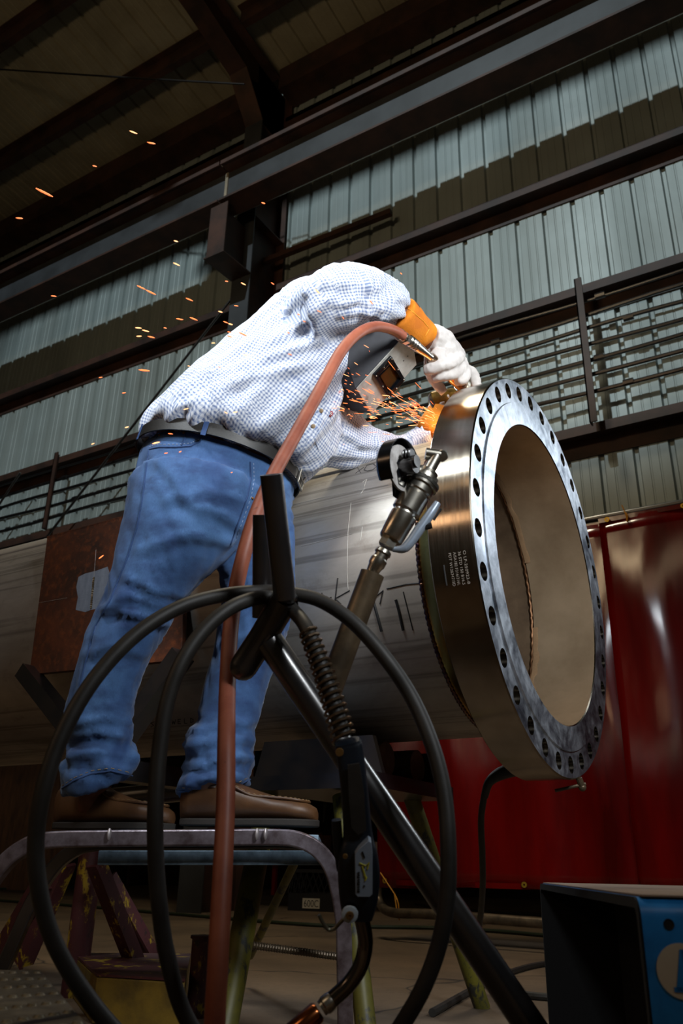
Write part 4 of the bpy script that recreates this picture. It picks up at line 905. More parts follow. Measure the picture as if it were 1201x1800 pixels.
# ---------------------------------------------------------------- MIG gun and its coiled cable
mg = thing('welding_gun', P(625, 1460, 1.16), 'dark blue welding gun hanging head down in the foreground with its black coiled cable', 'welding gun')
cp = [(603, 1290, 1.17), (575, 1200, 1.20), (543, 1112, 1.24), (520, 1078, 1.29), (495, 1056, 1.315), (470, 1050, 1.315), (440, 1054, 1.29), (400, 1072, 1.26), (355, 1112, 1.23), (318, 1168, 1.20), (294, 1235, 1.18), (281, 1315, 1.16), (274, 1400, 1.14), (273, 1480, 1.13), (279, 1580, 1.12), (294, 1680, 1.12), (328, 1790, 1.12), (400, 1880, 1.13), (520, 1915, 1.15), (640, 1880, 1.13), (720, 1780, 1.10), (766, 1680, 1.10), (786, 1580, 1.11), (788, 1480, 1.13), (780, 1390, 1.16), (760, 1310, 1.19), (726, 1230, 1.23), (680, 1160, 1.25), (622, 1095, 1.28), (565, 1057, 1.305), (515, 1044, 1.315), (470, 1040, 1.34), (400, 1045, 1.32), (320, 1066, 1.27), (240, 1115, 1.22), (165, 1195, 1.17), (110, 1290, 1.13), (76, 1390, 1.1), (63, 1480, 1.09), (70, 1570, 1.08), (97, 1660, 1.08), (150, 1748, 1.09), (220, 1830, 1.1), (330, 1925, 1.12)]
pts = [P(*p) for p in cp]; e = pts[-1].copy(); pts += [V((e.x-.05, e.y-.08, .012)), V((e.x-.5, e.y-.3, .012))]
for i in (17, 18, 19): pts[i].z = max(pts[i].z, .012)
g = G(); g.tube(pts, .0112, 16, sm=6); g.build('gun_cable', M_rubber, mg)
a, b = P(540, 1108, 1.24), P(606, 1302, 1.165); cs_ = cat([P(540, 1106, 1.238), P(575, 1200, 1.2), P(606, 1302, 1.165)], 80); g = G(); q = []
u_, v_, d_ = basis(b-a); nt_ = 17
for i, c in enumerate(cs_): t = i/(len(cs_)-1); r_ = .0135+.004*t; q.append(c+(u_*cos(2*pi*nt_*t)+v_*sin(2*pi*nt_*t))*r_)
g.tube(q, .0022, 6); g.build('spring_strain_relief', mat('brown_spring_steel', '7b6853', .3, .85), mg)
def slabsec(l): return [sec(x1, y1, x2, y2, D, D, k) for x1, y1, x2, y2, D, k in l]
g = G(); loft(g, slabsec([(589, 1308, 632, 1298, 1.165, .8), (590, 1318, 638, 1310, 1.165, .8), (597, 1370, 645, 1365, 1.16, .8), (602, 1430, 651, 1428, 1.16, .75), (603, 1470, 656, 1470, 1.16, .75), (596, 1500, 664, 1500, 1.155, .65), (594, 1540, 668, 1540, 1.155, .6), (597, 1580, 664, 1582, 1.155, .6), (603, 1612, 655, 1614, 1.155, .6)]), 28, 5, 3.4)
hd_ = g.build('handle', M_plastic, mg, sharp=50)
def facept(x, y, D=1.13): return P(x, y, D)
g = G(); loft(g, slabsec([(583, 1442, 600, 1440, 1.16, .9), (585, 1480, 603, 1480, 1.16, .9), (592, 1530, 606, 1530, 1.16, .9)]), 16, 3, 3); g.build('trigger', M_plastic, mg)
g = G(); g.prism([P(x, y, 1.138) for x, y in ((611, 1345), (632, 1342), (641, 1400), (644, 1460), (630, 1468), (618, 1455), (613, 1400))], fw*.004); g.build('grip_inlay', M_rubber, hd_)
M_lab = mat('grey_label', '8d9aab', .45)
lq = [(624, 1502), (630, 1494), (648, 1478), (653, 1482), (655, 1500), (655, 1572), (650, 1577), (629, 1577), (625, 1572)]
g = G(); g.prism([P(x, y, 1.128) for x, y in lq], fw*.02); lb = g.build('label_plate', M_lab, hd_, bevel=.0006)
g = G()
for ln in ([(632, 1517), (643, 1522), (649, 1516), (646, 1528)], [(637, 1523), (641, 1536), (644, 1546)], [(640, 1538), (645, 1543), (642, 1548)]): g.tube([P(x, y, 1.1275) for x, y in ln], .0011, 6)
g.build('script_logo', mat('yellow_script', 'b9b52a', .5), lb)
g = G(); vs, fs = text_mesh('WELDING GUN 400A', .0042)
wv_ = max(v.x for v in vs); e1 = P(630, 1570, 1.1275); ed = (P(630, 1534, 1.1275)-e1); en = ed.normalized(); rr_ = rt
g = G(); 
for k in range(9): y0 = 1568-k*4.2; g.tube([P(628, y0, 1.1275), P(633, y0, 1.1275)], .0006, 4); g.tube([P(628+(k % 3), y0-1.6, 1.1275), P(632, y0-1.6, 1.1275)], .0005, 4)
g.tube([P(637, 1497, 1.1275), P(641, 1508, 1.1275)], .0012, 5); g.tube([P(640, 1556, 1.1275), P(641, 1559, 1.1275)], .001, 5); g.build('small_print', M_ink, lb)
M_ring2 = mat('white_plastic_ring', 'b8c4cc', .4); M_brs = mat('brass_screw', '8a6a3c', .4, .6)
g = G(); sc_ = P(615, 1606, 1.135); g.lathe(sc_, -fw, [(0, .0115), (.004, .011), (.005, .007)], 24); g.build('hook_boss', M_ring2, mg)
g = G(); g.lathe(sc_-fw*.004, -fw, [(0, .0062), (.003, .0055), (.0031, .002), (.001, .0015)], 16); g.build('screw', M_brs, mg)
g = G(); g.lathe(P(597, 1322, 1.15), -fw, [(0, .006), (.002, .0055), (.0021, .002)], 16); g.build('screw', M_brs, mg)
g = G(); g.lathe(P(607, 1505, 1.13), -fw, [(0, .0038), (.002, .003)], 12); g.build('screw', M_brs, mg)
g = G(); g.tube([P(608, 1612, 1.14), P(598, 1622, 1.14), P(588, 1632, 1.14), P(578, 1634, 1.14), (P(568, 1622, 1.14)), P(561, 1608, 1.14)], .0026, 8, sm=4); g.build('hanging_hook', mat('dull_wire', '6e6a58', .4, .6), mg)
g = G(); g.tube([P(634, 1608, 1.155), P(641, 1640, 1.155), P(642, 1665, 1.155), P(634, 1698, 1.15), (P(615, 1728, 1.145)), P(592, 1750, 1.14), P(568, 1770, 1.135)], .0108, 20, sm=5); g.build('gooseneck', mat('dark_chrome', '8c8680', .16, 1), mg)
a, b = P(584, 1757, 1.138), P(492, 1836, 1.11); dn = (b-a).normalized()
g = G(); g.lathe(a, dn, [(0, .0112), (.004, .0122), (.012, .0122), (.014, .0105), (.018, .0105)], 24); g.build('neck_nut', M_chrome, mg)
g = G(); g.lathe(a+dn*.022, dn, [(0, .0115), (.004, .0142), (.05, .0142), (.075, .012), (.075, .010), (.03, .010)], 28, cap=False); g.build('copper_nozzle', mat('copper', 'd07a48', .18, 1), mg, label='orange copper nozzle')
# ---------------------------------------------------------------- red welding curtain
CY = 5.0; cx0 = PY(666, 1500, CY).x; ctop = 2.43; cbot = .30
def csheet(x0, x1, y, ph, amp=.02):
    g = G(); rows = []; nx = 70
    for k in range(25):
        z = cbot+(ctop-cbot)*k/24; rows.append([V((x0+(x1-x0)*i/nx, y+amp*(1-.6*k/24)*sin(i*.33+ph)+amp*.6*noise.noise(V((i*.2, k*.15, ph))), z+.012*sin(i*.11+ph)*(1 if k in (0,) else 0))) for i in range(nx+1)])
    g.rings(rows, closed=False, cap=False); return g
M_grom = mat('brass_grommet', 'b8922a', .35, .7); M_tie = mat('orange_cord', 'd08a14', .6)
xm = PY(1098, 1300, CY).x
for x0, x1, y, lab in ((cx0, xm+.25, CY, 'red plastic welding curtain hanging behind the flange'), (xm, 1.9, CY-.05, 'red plastic welding curtain panel at the right edge of the picture')):
    t = thing('welding_curtain', ((x0+x1)/2, y, cbot), lab, 'curtain', 'red welding curtains')
    s_ = csheet(x0, x1, y, x0*3).build('curtain_sheet', M_curtain, t); so = s_.modifiers.new('s', 'SOLIDIFY'); so.thickness = .002
    g = G(); g.beam((x0, y-.004, ctop), (x1, y-.004, ctop), .004, .03); g.build('hem', M_curtain, t); g = G(); g.beam((x0, y-.004, cbot+.02), (x1, y-.004, cbot+.02), .004, .03); g.build('hem', M_curtain, t)
    nG = int((x1-x0)/.45)+1
    for k in range(nG):
        for z in (ctop-.01, cbot+.03):
            xx = x0+.06+k*.45
            if xx < x1-.02: g = G(); g.lathe((xx, y-.03, z), (0, -1, 0), [(0, .006), (.003, .006), (.003, .016), (0, .016)], 16, cap=False, loop=True); g.build('grommet', M_grom, t)
g = G(); g.tube([(-6.0, CY+.03, ctop+.055), (2.3, CY+.03, ctop+.055)], .022, 12); tag(g.build('curtain_rod', M_black), 'black pipe rail holding up the red welding curtain', 'rail')
p = PY(1103, 917, CY-.06)
g = G(); g.tube([p, p+V((-.004, 0, .05)), p+V((-.02, 0, .115))], .004, 6, sm=3); g.tube([p, p+V((.008, -.01, .03)), p+V((0, 0, .06))], .003, 6, sm=3); tag(g.build('cord_tie', M_tie), 'yellow cord tied through the top grommet of the curtain', 'cord')
p = PY(694, 1572, CY-.06)
g = G(); g.tube([p, p+V((.01, 0, -.06)), p+V((.02, 0, -.13))], .005, 6, sm=3); g.tube([p, p+V((.03, -.01, -.05)), p+V((.03, 0, -.14))], .004, 6, sm=3); g.tube([p, p+V((-.10, 0, .12))], .004, 6); tag(g.build('cord_tie', M_tie), 'orange cord loops tied at the lower left corner of the curtain', 'cord')
# frame foot of the curtain on the floor
g = G(); q = [PY(663, 1480, CY+.08), PY(664, 1560, CY+.08), PY(668, 1588, CY+.05), PY(690, 1604, CY-.05), PY(760, 1607, CY-.1), PY(950, 1622, CY-.15), PY(1150, 1634, CY-.15)]
g.tube(q, .028, 12, sm=4); tag(g.build('curtain_frame_foot', M_rustpipe), 'brown bent pipe foot of the curtain frame along the floor', 'pipe')
# ---------------------------------------------------------------- floor cords
def fl_cord(nm, pts, r, m, lab, z=None):
    g = G(); g.tube([PZ(x, y, z if z is not None else r) for x, y in pts], r, 8, sm=5); tag(g.build(nm, m), lab, 'cord')
M_green = mat('green_hose', '2b4a30', .5)
fl_cord('floor_hose', [(-80, 1563), (60, 1561), (200, 1556), (330, 1552), (460, 1544)], .014, M_green, 'green hose lying along the far floor on the left')
fl_cord('floor_hose', [(-80, 1578), (0, 1583), (130, 1592), (300, 1606), (480, 1621), (600, 1628), (760, 1631), (860, 1636), (1000, 1648)], .013, mat('dark_green_hose', '26331f', .6), 'long dark green hose crossing the whole concrete floor')
fl_cord('floor_cable', [(760, 1780), (840, 1735), (900, 1708), (960, 1694), (1050, 1690)], .012, M_rubber, 'black cable on the floor beside the blue welder')
fl_cord('floor_cable', [(870, 1730), (920, 1748), (1000, 1755)], .012, M_rubber, 'second black cable on the floor nearer the camera beside the blue welder')
fl_cord('floor_cable', [(730, 1589), (760, 1594), (820, 1600), (950, 1608)], .012, M_rubber, 'thin black cable along the foot of the curtain')
g = G(); g.tube([P(905, 1352, 2.6), P(880, 1360, 2.6), P(860, 1375, 2.6), P(852, 1400, 2.62)], [.022, .02, .014, .012], 12, sm=4); g.tube([P(852, 1395, 2.62), P(846, 1440, 2.65), P(848, 1500, 2.7), P(849, 1550, 2.75), P(846, 1600, 2.85), P(842, 1640, 2.95), V((P(840, 1700, 3.0).x, P(840, 1700, 3.0).y, .012))], .0105, 12, sm=5)
tag(g.build('ground_cable', M_rubber), 'black ground cable hanging from behind the bottom of the flange', 'cable')
# ---------------------------------------------------------------- pipe stand under the right part of the pipe
ps = thing('pipe_stand', (-1.5, 2.35, 0), 'yellow chipped tubular pipe stand with a dark head under the pipe, right of the shoes', 'stand')
hz_ = .62; hc_ = V((-1.42, 2.32, hz_))
g = G(); g.tube([V((PY(475, 1400, 2.25).x, 2.25, hz_+.02)), PZ(392, 1822, 0)], .034, 20); g.build('leg', M_yel, ps)
g = G(); g.tube([PY(720, 1392, 2.5), PZ(848, 1772, 0)], .026, 18); g.build('leg', M_yel, ps)
g = G(); g.tube([PY(600, 1400, 2.15), PZ(648, 1850, 0)], .026, 18); g.build('leg', M_yel, ps)
g = G(); g.tube([PZ(440, 1680, .1), PY(520, 1512, 2.4)], .014, 12); g.build('brace', M_yel, ps)
g = G(); a_, b_ = P(440, 1661, 2.45), P(600, 1682, 2.45); g.tube([a_, b_], .010, 10)
for k in range(34): c = a_+(b_-a_)*(k/34); g.lathe(c, (b_-a_).normalized(), [(0, .0105), (.002, .012), (.004, .0105)], 10)
g.build('rebar_rung', M_rustpipe, ps)
g = G(); x0, x1 = PY(520, 1380, 2.3).x, PY(735, 1380, 2.3).x
g.span((x0, 2.05, .60), (x1, 2.55, .64))
for yy in (2.08, 2.5): g.prism([V((x0, yy, .64)), V((x1, yy, .64)), V((x1-.03, yy, .742)), V((x0+.03, yy, .742))], (0, .02, 0))
g.build('cradle_head', M_black, ps)
g = G(); g.tube([V((x0+.05, 2.2, .69)), V((x1-.05, 2.2, .69))], .05, 20); g.tube([V((x0+.05, 2.40, .69)), V((x1-.05, 2.40, .69))], .05, 20); g.build('roller', M_rustpipe, ps)
# ---------------------------------------------------------------- maroon and yellow stand at the left
ls_ = thing('pipe_stand', (-2.45, 2.4, 0), 'maroon and yellow chipped pipe stand with splayed braces at the lower left', 'stand')
ax_ = PZ(128, 1752, 0)
g = G(); g.tube([ax_, V((ax_.x, ax_.y, .66))], .040, 24); g.build('centre_post', M_pur, ls_)
for a_, b_ in (((108, 1520), (26, 1712)), ((62, 1560), (-40, 1740)), ((162, 1522), (232, 1730)), ((182, 1540), (262, 1706))):
    g = G(); lo = PZ(b_[0], b_[1]+25, 0.0); lo.z = .07; g.beam(P(a_[0], a_[1], (lo-CAM).dot(fw)*.985), lo, .045, .012, (0, 1, 0)); g.beam(P(a_[0], a_[1], (lo-CAM).dot(fw)*.985)+V((.02, .02, 0)), lo+V((.02, .02, 0)), .012, .045, (0, 1, 0)); g.build('brace', M_pur, ls_)
c1, c2, c3, c4 = PZ(160, 1800, 0), PZ(318, 1812, 0), PZ(330, 1745, 0), PZ(120, 1745, 0)
g = G(); g.prism([V((c.x, c.y, .11)) for c in (c1, c2, c3, c4)], (0, 0, -.11)); g.build('base_box', mat('dirty_yellow', '7d6420', .6, 0, c2='54431a', vscale=12, bump=.2), ls_, bevel=.004)
g = G(); g.prism([V((c.x, c.y, .112)) for c in (c1, c2, c3, c4)], (0, 0, .006)); g.build('base_top', M_pur, ls_)
g = G(); a_ = PZ(345, 1788, 0); g.tube([a_, V((a_.x, a_.y, .20))], .029, 20); g.lathe((a_.x, a_.y, .2), (0, 0, 1), [(0, .034), (.008, .034)], 20); g.build('socket_stub', M_pur, ls_)
a_, b_, c_ = PY(46, 1180, 1.80), PY(180, 1350, 1.80), PY(322, 1150, 1.80)
g = G(); g.beam(a_, b_, .05, .06, (0, 1, 0)); g.beam(c_, b_, .05, .06, (0, 1, 0)); g.beam(b_+V((0, 0, -.0)), V((b_.x, 2.45, b_.z)), .07, .06); g.tube([V((b_.x, 2.4, b_.z)), V((ax_.x, ax_.y, .6))], .035, 12); g.build('v_head', M_black, ls_, label='black V-shaped head')
# rusty plate in front of the pipe
rp = thing('rusty_plate', PY(190, 1190, 1.82), 'rusty brown steel plate with a silver weld patch, between the pipe and the knee', 'plate')
q = [PY(83, 943, 1.815), PY(330, 876, 1.815), PY(318, 1160, 1.815), PY(51, 1186, 1.815)]
g = G(); g.prism(q, (0, .02, 0)); g.build('plate_face', M_rust, rp, bevel=.002)
g = G(); g.prism([q[0]+V((0, 0, 0)), q[1], q[1]+V((0, .10, 0)), q[0]+V((0, .10, 0))], (0, 0, -.008)); g.build('top_flange', M_rust, rp)
mp_ = N('ground_patch'); mp_.set(Base_Color=mp_.mix(mp_.noise(60, 5, mp_.coord((1, 1, .3))), hexc('98a2b2'), hexc('5c6576')), Metallic=.2, Roughness=.4); mp_.bump(mp_.noise(90, 4, mp_.coord((.3, 1, 1))), .4, .002)
pp = [(138, 1014), (150, 1008), (170, 1003), (189, 996), (194, 1012), (184, 1040), (172, 1070), (160, 1072), (150, 1076), (133, 1072), (137, 1050), (134, 1032)]
g = G(); g.prism([PY(x, y, 1.8142) for x, y in pp], (0, .001, 0)); g.build('ground_patch', mp_.m, rp, label='bright ground weld patch')
g = G(); q_ = [PY(165-5*k/40, 1015+54*k/40, 1.813) for k in range(41)]; g.tube(q_, [.0035+.0012*sin(k*2.2) for k in range(41)], 8); g.build('weld_bead', mat('bright_bead', 'b8a88c', .3, .9), rp)
g = G(); g.tube([PY(169, 966, 1.814), PY(165, 1015, 1.814)], .0007, 4); g.tube([PY(66, 1060, 1.814), PY(118, 1051, 1.814)], .0007, 4); g.build('scribe_line', M_chalk, rp)
# ---------------------------------------------------------------- blue welder at the lower right
wd = thing('wire_feeder', P(1120, 1800, 1.15), 'blue and black welding machine at the lower right corner with a round white emblem', 'machine')
zw = .372
A = PZ(1122, 1580, zw); B_ = P(952, 1556, 1.0); B_ = PZ(950, 1556, zw)
zw = P(1124, 1577, .98).z; A = P(1124, 1577, .98); B_ = PZ(951, 1553, zw); print('BD', (B_-CAM).dot(fw))
e1 = (B_-A); W_ = e1.length; e1.normalize(); e2 = V((-e1.y, e1.x, 0))
if e2.dot(rt) < 0: e2 = -e2
print('WELDER', W_, A, B_)
def rrect(o, u, v, w_, h, r, n=6):
    pts = []
    for cx_, cy_, a0 in ((w_-r, h-r, 0), (r, h-r, pi/2), (r, r, pi), (w_-r, r, 3*pi/2)):
        for k in range(n+1): a = a0+pi/2*k/n; pts.append(o+u*(cx_+r*cos(a))+v*(cy_+r*sin(a)))
    return pts
Zv = V((0, 0, 1)); base = V((A.x, A.y, .02)); H = zw-.02
o0 = base
sh_ = [rrect(o0+e2*t, e1, Zv, W_, H, .022) for t in (0, .46)]; ins = [rrect(o0+e2*t+e1*.006+Zv*.006, e1, Zv, W_-.012, H-.012, .018) for t in (0, .44)]
g = G(); g.rings([sh_[0], sh_[1]], cap=False); nn2 = len(sh_[0]); g.rings([sh_[0], ins[0], ins[1]], cap=False); g.add(sh_[1], [tuple(range(nn2))])
M_blue = mat('blue_machine_paint', '2080d0', .35, 0, c2='1766ae', vscale=18, bump=.06)
# the painted cover wraps the black open front
g.build('cover', M_blue, wd, sharp=40, label='blue painted cover')
g = G(); rq = lambda t, i_: rrect(o0+e2*t+e1*i_+Zv*i_, e1, Zv, W_-2*i_, H-2*i_, max(.022-i_, .006)); g.rings([rq(-.003, 0), rq(-.003, .012), rq(.16, .012)], cap=False); g.add(rq(.16, .012), [tuple(range(nn2))]); g.rings([rq(-.003, 0), rq(-.0005, 0)], cap=False); g.build('front_panel', mat('flat_black_panel', '050506', .95), wd, label='black open front frame')
g = G(); g.rings([rrect(A*0+V((A.x, A.y, 0))+e1*.01+Zv*(zw+.0005)+e2*.004, e1, e2, W_-.02, .45, .004), rrect(V((A.x, A.y, 0))+e1*.01+Zv*(zw+.0025)+e2*.004, e1, e2, W_-.02, .45, .004)]); g.build('dusty_lid', mat('dusty_brown_lid', '8b7664', .8), wd, label='dusty brown top')
# cables inside the front
for k, (x, z) in enumerate(((.10, .05), (.16, .04), (.22, .06), (.07, .03))):
    g = G(); c = o0+e1*x-e2*.01; g.tube([c+Zv*z+e2*.03, c+Zv*z, c+Zv*(z-.02)-e2*.03, c+Zv*.0-e2*.05-Zv*.008], .006, 8, sm=4); g.build('lead', mat('tan_lead', '6b4a26', .5), wd)
# emblem on the side of the machine that faces the camera
sideN = -e1
pc = PP(1200, 1707, A, e1)
g = G(); g.lathe(pc+sideN*.0005, sideN, [(0, .0285), (.0015, .0285)], 40); em = g.build('round_emblem', mat('aged_white_enamel', 'c9bfac', .5), wd, label='round off-white emblem')
g = G()
def fe(a, b): return pc+sideN*.0025+e2*a+Zv*b
g.prism([fe(-.010, -.020), fe(-.002, -.020), fe(.006, .022), fe(-.001, .022)], sideN*.0008); g.prism([fe(.004, -.020), fe(.013, -.020), fe(.005, .022), fe(.0, .022)], sideN*.0008); g.prism([fe(-.012, -.021), fe(-.001, -.021), fe(-.001, -.016), fe(-.012, -.016)], sideN*.0008)
g.build('emblem_letter', M_blue, em)
g = G(); g.lathe(PP(1176, 1625, A, e1)+sideN*.0005, sideN, [(0, .0062), (.001, .0055), (-.002, .003)], 20); g.build('screw_hole', M_ink, wd)
# ---------------------------------------------------------------- things behind and below
bk_ = PZ(548, 1602, 0); cr = thing('milk_crate', bk_, 'black plastic milk crate with a white 600C tag on the floor behind the yellow leg', 'crate')
cx_, cy_ = bk_.x, bk_.y; u_ = V((.98, .2, 0)).normalized(); v_ = V((-.2, .98, 0)).normalized(); g = G(); w2 = .25
for s1 in (-1, 1):
    for d1, d2 in ((u_, v_), (v_, u_)):
        c = V((cx_, cy_, 0))+d2*w2*s1+v_*w2
        g.box(c+Zv*.012, (w2*2 if d1 is u_ else .012, .012 if d1 is u_ else w2*2, .024), (u_, v_, Zv)); g.box(c+Zv*.36, (w2*2 if d1 is u_ else .012, .012 if d1 is u_ else w2*2, .03), (u_, v_, Zv)); g.box(c+Zv*.085, (w2*2 if d1 is u_ else .008, .008 if d1 is u_ else w2*2, .15), (u_, v_, Zv))
        for k in range(8):
            t = -w2+2*w2*(k+.5)/8; a_ = c+d1*t; g.beam(a_+Zv*.16-d1*.04, a_+Zv*.35+d1*.04, .006, .006, d2); g.beam(a_+Zv*.16+d1*.04, a_+Zv*.35-d1*.04, .006, .006, d2)
g.box(V((cx_, cy_, .012))+v_*w2, (w2*2, w2*2, .012), (u_, v_, Zv)); g.build('crate_shell', mat('black_crate', '0d0e14', .5), cr)
p0 = PP(547, 1588, V((cx_, cy_, 0))-v_*.006, v_)
g = G(); g.box(p0, (.18, .004, .09), (u_, v_, Zv)); tg = g.build('paper_tag', mat('white_paper', 'c9c4b8', .8), cr, label='white paper tag')
vs, fs = text_mesh('600C', .06); mx = max(v.x for v in vs); g = G(); g.add([p0-v_*.003+u_*((v.x/mx-.5)*.155)+Zv*(v.y-.021)*1.5 for v in vs], fs); g.build('tag_writing', M_ink, tg, smooth=False)
# rusty plywood sheet, bench and clutter beyond the pipe on the left
g = G(); a_, b_ = PZ(-70, 1562, 0), PZ(104, 1566, 0)
M_wood = N('stained_plywood'); f = M_wood.noise(5, 6, M_wood.coord((3, 3, .5)), .6, .4); M_wood.set(Base_Color=M_wood.mix(M_wood.ramp(f, [(.35, (0, 0, 0)), (.7, (1, 1, 1))]), hexc('6b4526'), hexc('3c2514')), Roughness=.7); M_wood.bump(f, .2, .005)
g.prism([a_, b_, V((b_.x, b_.y, 2.4)), V((a_.x, a_.y, 2.4))], (0, .03, 0)); tag(g.build('plywood_sheet', M_wood.m), 'dark stained plywood sheet standing on edge behind the pipe at the far left', 'board')
bn = thing('work_bench', PZ(290, 1562, 0), 'tall steel bench with blocks on it, half hidden behind the legs of the worker', 'bench')
o_ = PZ(290, 1562, 0); zb = PY(290, 1350, o_.y).z
g = G(); g.span((o_.x-1.5, o_.y-.1, zb-.05), (o_.x+1.5, o_.y+.6, zb)); g.build('bench_top', M_rustpipe, bn)
for sx in (-1.42, 1.42):
    for sy in (-.05, .55): g = G(); g.span((o_.x+sx-.03, o_.y+sy-.03, 0), (o_.x+sx+.03, o_.y+sy+.03, zb-.05)); g.build('leg', M_steel, bn)
lab6 = ('steel block lying at the left end of the tall bench', 'steel block lying on the tall bench, middle of three', 'steel block lying at the right end of the tall bench')
for k, x in enumerate((-.95, -.1, .75)):
    g = G(); g.box((o_.x+x, o_.y+.05, zb+.08), (.42, .2, .16)); tag(g.build('steel_block', mat('grey_block', '6c655f', .6), bevel=.008), lab6[k], 'block', 'steel blocks on the bench')
g = G(); g.span((o_.x-1.5, o_.y+.3, zb+.02), (o_.x+1.5, o_.y+.5, zb+.3)); tag(g.build('storage_bin', mat('blue_bin', '1f4f73', .5), bevel=.01), 'long blue bin at the back of the tall bench', 'bin')
rc = thing('red_cart', PZ(520, 1578, 0)+V((0, .2, 0)), 'red steel tool cart frame in the dark behind the stand', 'cart')
o_ = PZ(520, 1578, 0)+V((0, .2, 0)); M_red = mat('red_paint', '8e1512', .4)
for x in (-.8, .8):
    for y in (0, .4): g = G(); g.span((o_.x+x-.03, o_.y+y-.03, 0), (o_.x+x+.03, o_.y+y+.03, 2.0)); g.build('post', M_red, rc)
for z in (.5, 1.6): g = G(); g.span((o_.x-.82, o_.y-.02, z), (o_.x+.82, o_.y+.42, z+.04)); g.build('shelf', M_red if z > .5 else M_steel, rc)
lbx = ('black machine housing on the upper shelf of the red cart', 'brown toolbox on the lower shelf of the red cart')
g = G(); g.box((o_.x-.05, o_.y+.2, 1.79), (1.0, .3, .3)); g.box((o_.x-.05, o_.y+.04, 1.79), (.3, .03, .1)); tag(g.build('machine_housing', M_black, bevel=.01), lbx[0], 'machine')
g = G(); g.box((o_.x, o_.y+.2, .68), (.8, .3, .28)); g.box((o_.x, o_.y+.2, .84), (.3, .03, .04)); tag(g.build('toolbox', M_rust, bevel=.01), lbx[1], 'toolbox')
for k in range(5):
    g = G(); x = o_.x-.5+k*.27; g.tube([(x, o_.y-.045, 1.6), (x+.05, o_.y-.10, 1.2), (x-.04+.03*k, o_.y-.1, .85+.05*k), (x+.09, o_.y-.045, 1.58)], .011, 6, sm=5); tag(g.build('hanging_cable', mat('grey_cable', '5c5a50', .5)), 'thin cable loop hanging from the red cart, %s' % ('first from the left', 'second from the left', 'middle one of five', 'fourth from the left', 'last on the right')[k], 'cable', 'cables hanging from the cart')
# ---------------------------------------------------------------- sparks: glowing steel slivers thrown off the wheel
ms = N('glowing_spark'); ms.set(Base_Color=hexc('ff7a30')); ms.b.inputs['Emission Color'].default_value = (1, .19, .06, 1); ms.b.inputs['Emission Strength'].default_value = 1.5
mh = N('hot_spark'); mh.set(Base_Color=hexc('ffb060')); mh.b.inputs['Emission Color'].default_value = (1, .36, .16, 1); mh.b.inputs['Emission Strength'].default_value = 2.2
ms, mh = ms.m, mh.m
n_sp = [0]
SPK = ['bright spark before the roof, upper left of the near pair', 'brightest fat spark before the roof, lower right of the near pair', 'tiny single spark before the roof below the bright pair', 'long slanting spark streak before the roof at the far left', 'fat short spark at the left edge below the long slanting one', 'small spark under the crane girder left of the bracket', 'spark just left of the bracket base plate under the girder', 'tiny lone spark under the crane girder right of the column', 'lone spark at the far left over the dark girder edge']
def where(x, y):
    if x < 300 and y < 480: return 'in front of the dark roof, upper left'
    if y < 520: return 'in front of the upper wall'
    if x < 440 and y < 700: return 'left of the back of the shirt'
    if y > 760 and x < 420: return 'in front of the jeans'
    if x < 600: return 'in front of the shirt'
    if x < 735 and y < 735: return 'in front of the welding hood'
    return 'in the dense spray beside the orange cuff'
def spark(x0, y0, x1, y1, D0_, D1_, r, m):
    a, b = P(x0, y0, D0_), P(x1, y1, D1_); g = G(); g.tube([a, a.lerp(b, .3), a.lerp(b, .75), b], [r*.45, r, r*.9, r*.35], 6); o = g.build('spark', m)
    w_ = where((x0+x1)/2, (y0+y1)/2); k_ = n_sp[0]; n_sp[0] += 1
    if k_ < len(SPK): tag(o, SPK[k_], 'spark')
    else: tag(o, ('bright yellow-orange' if m is mh else 'small deep orange')+' spark flying '+w_, 'spark', ('bright' if m is mh else 'deep orange')+' sparks '+w_)
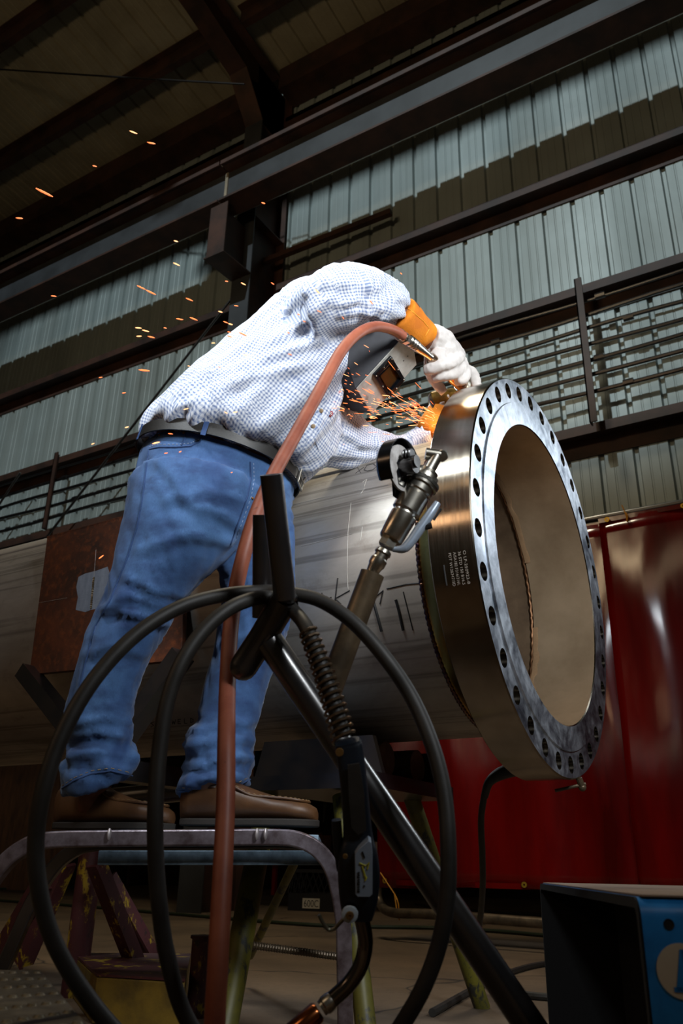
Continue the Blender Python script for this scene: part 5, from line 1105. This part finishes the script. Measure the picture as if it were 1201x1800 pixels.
big = [(228, 230, 241, 235), (259, 250, 273, 253), (163, 291, 170, 293), (63, 331, 93, 346), (28, 383, 40, 384), (306, 423, 313, 425), (305, 462, 316, 467), (460, 356, 466, 358), (90, 520, 99, 521), (241, 502, 256, 509), (257, 510, 274, 518), (327, 524, 339, 529), (310, 560, 322, 562), (334, 558, 347, 563), (288, 576, 293, 577), (238, 576, 249, 577), (250, 580, 262, 583), (240, 591, 249, 591), (260, 591, 272, 594), (244, 650, 263, 652), (330, 643, 334, 644), (174, 664, 180, 663), (215, 691, 221, 690), (322, 671, 325, 670), (220, 752, 226, 750), (161, 781, 166, 779),
       (396, 494, 401, 495), (424, 497, 432, 501), (477, 497, 482, 500), (412, 537, 419, 538), (384, 547, 391, 549), (393, 565, 401, 568), (402, 569, 409, 571), (400, 583, 407, 585), (399, 590, 408, 593), (420, 584, 435, 591), (372, 603, 378, 603), (386, 604, 392, 605), (358, 634, 363, 634), (554, 508, 563, 517), (650, 528, 656, 535), (558, 546, 565, 549), (523, 552, 528, 554), (602, 557, 605, 561), (533, 564, 537, 566), (505, 584, 509, 586), (296, 762, 304, 763), (268, 780, 281, 777), (289, 797, 295, 796), (315, 795, 319, 793), (406, 831, 409, 830), (174, 982, 182, 976), (384, 644, 388, 646), (428, 623, 434, 625), (507, 622, 513, 624), (323, 720, 331, 718), (395, 724, 400, 727), (410, 725, 417, 724), (704, 480, 707, 482)]
for s_ in big:
    L_ = math.hypot(s_[2]-s_[0], s_[3]-s_[1]); D_ = random.uniform(1.75, 2.0); spark(*s_, D_, D_+.02, .0008+.00005*L_+random.random()*.0004, ms if random.random() < .6 else mh)
rg = random.Random(5)
for k in range(215):
    t = rg.random()**1.25; ang = radians(rg.gauss(197, 7.5)) if rg.random() < .72 else radians(rg.uniform(160, 232)); R_ = 8+190*t
    x = 782+R_*cos(ang); y = 752+R_*sin(ang)*1.0+rg.uniform(-22, 10)*(1-t*.3)
    L_ = (3+24*rg.random()**1.8)*(1-.3*t); a2_ = ang+rg.gauss(0, .16)
    D_ = 2.52-.28*t+rg.uniform(-.05, .05); r_ = rg.uniform(.0005, .0010)
    spark(x, y, x+L_*cos(a2_), y+L_*sin(a2_), D_, D_-.01, r_, ms if rg.random() < .65 else mh)
lp = light('spark_glow', 'POINT', P(768, 748, 2.62), (0, 0, 0), 1.0, (1, .42, .12), shadow_soft_size=.03)
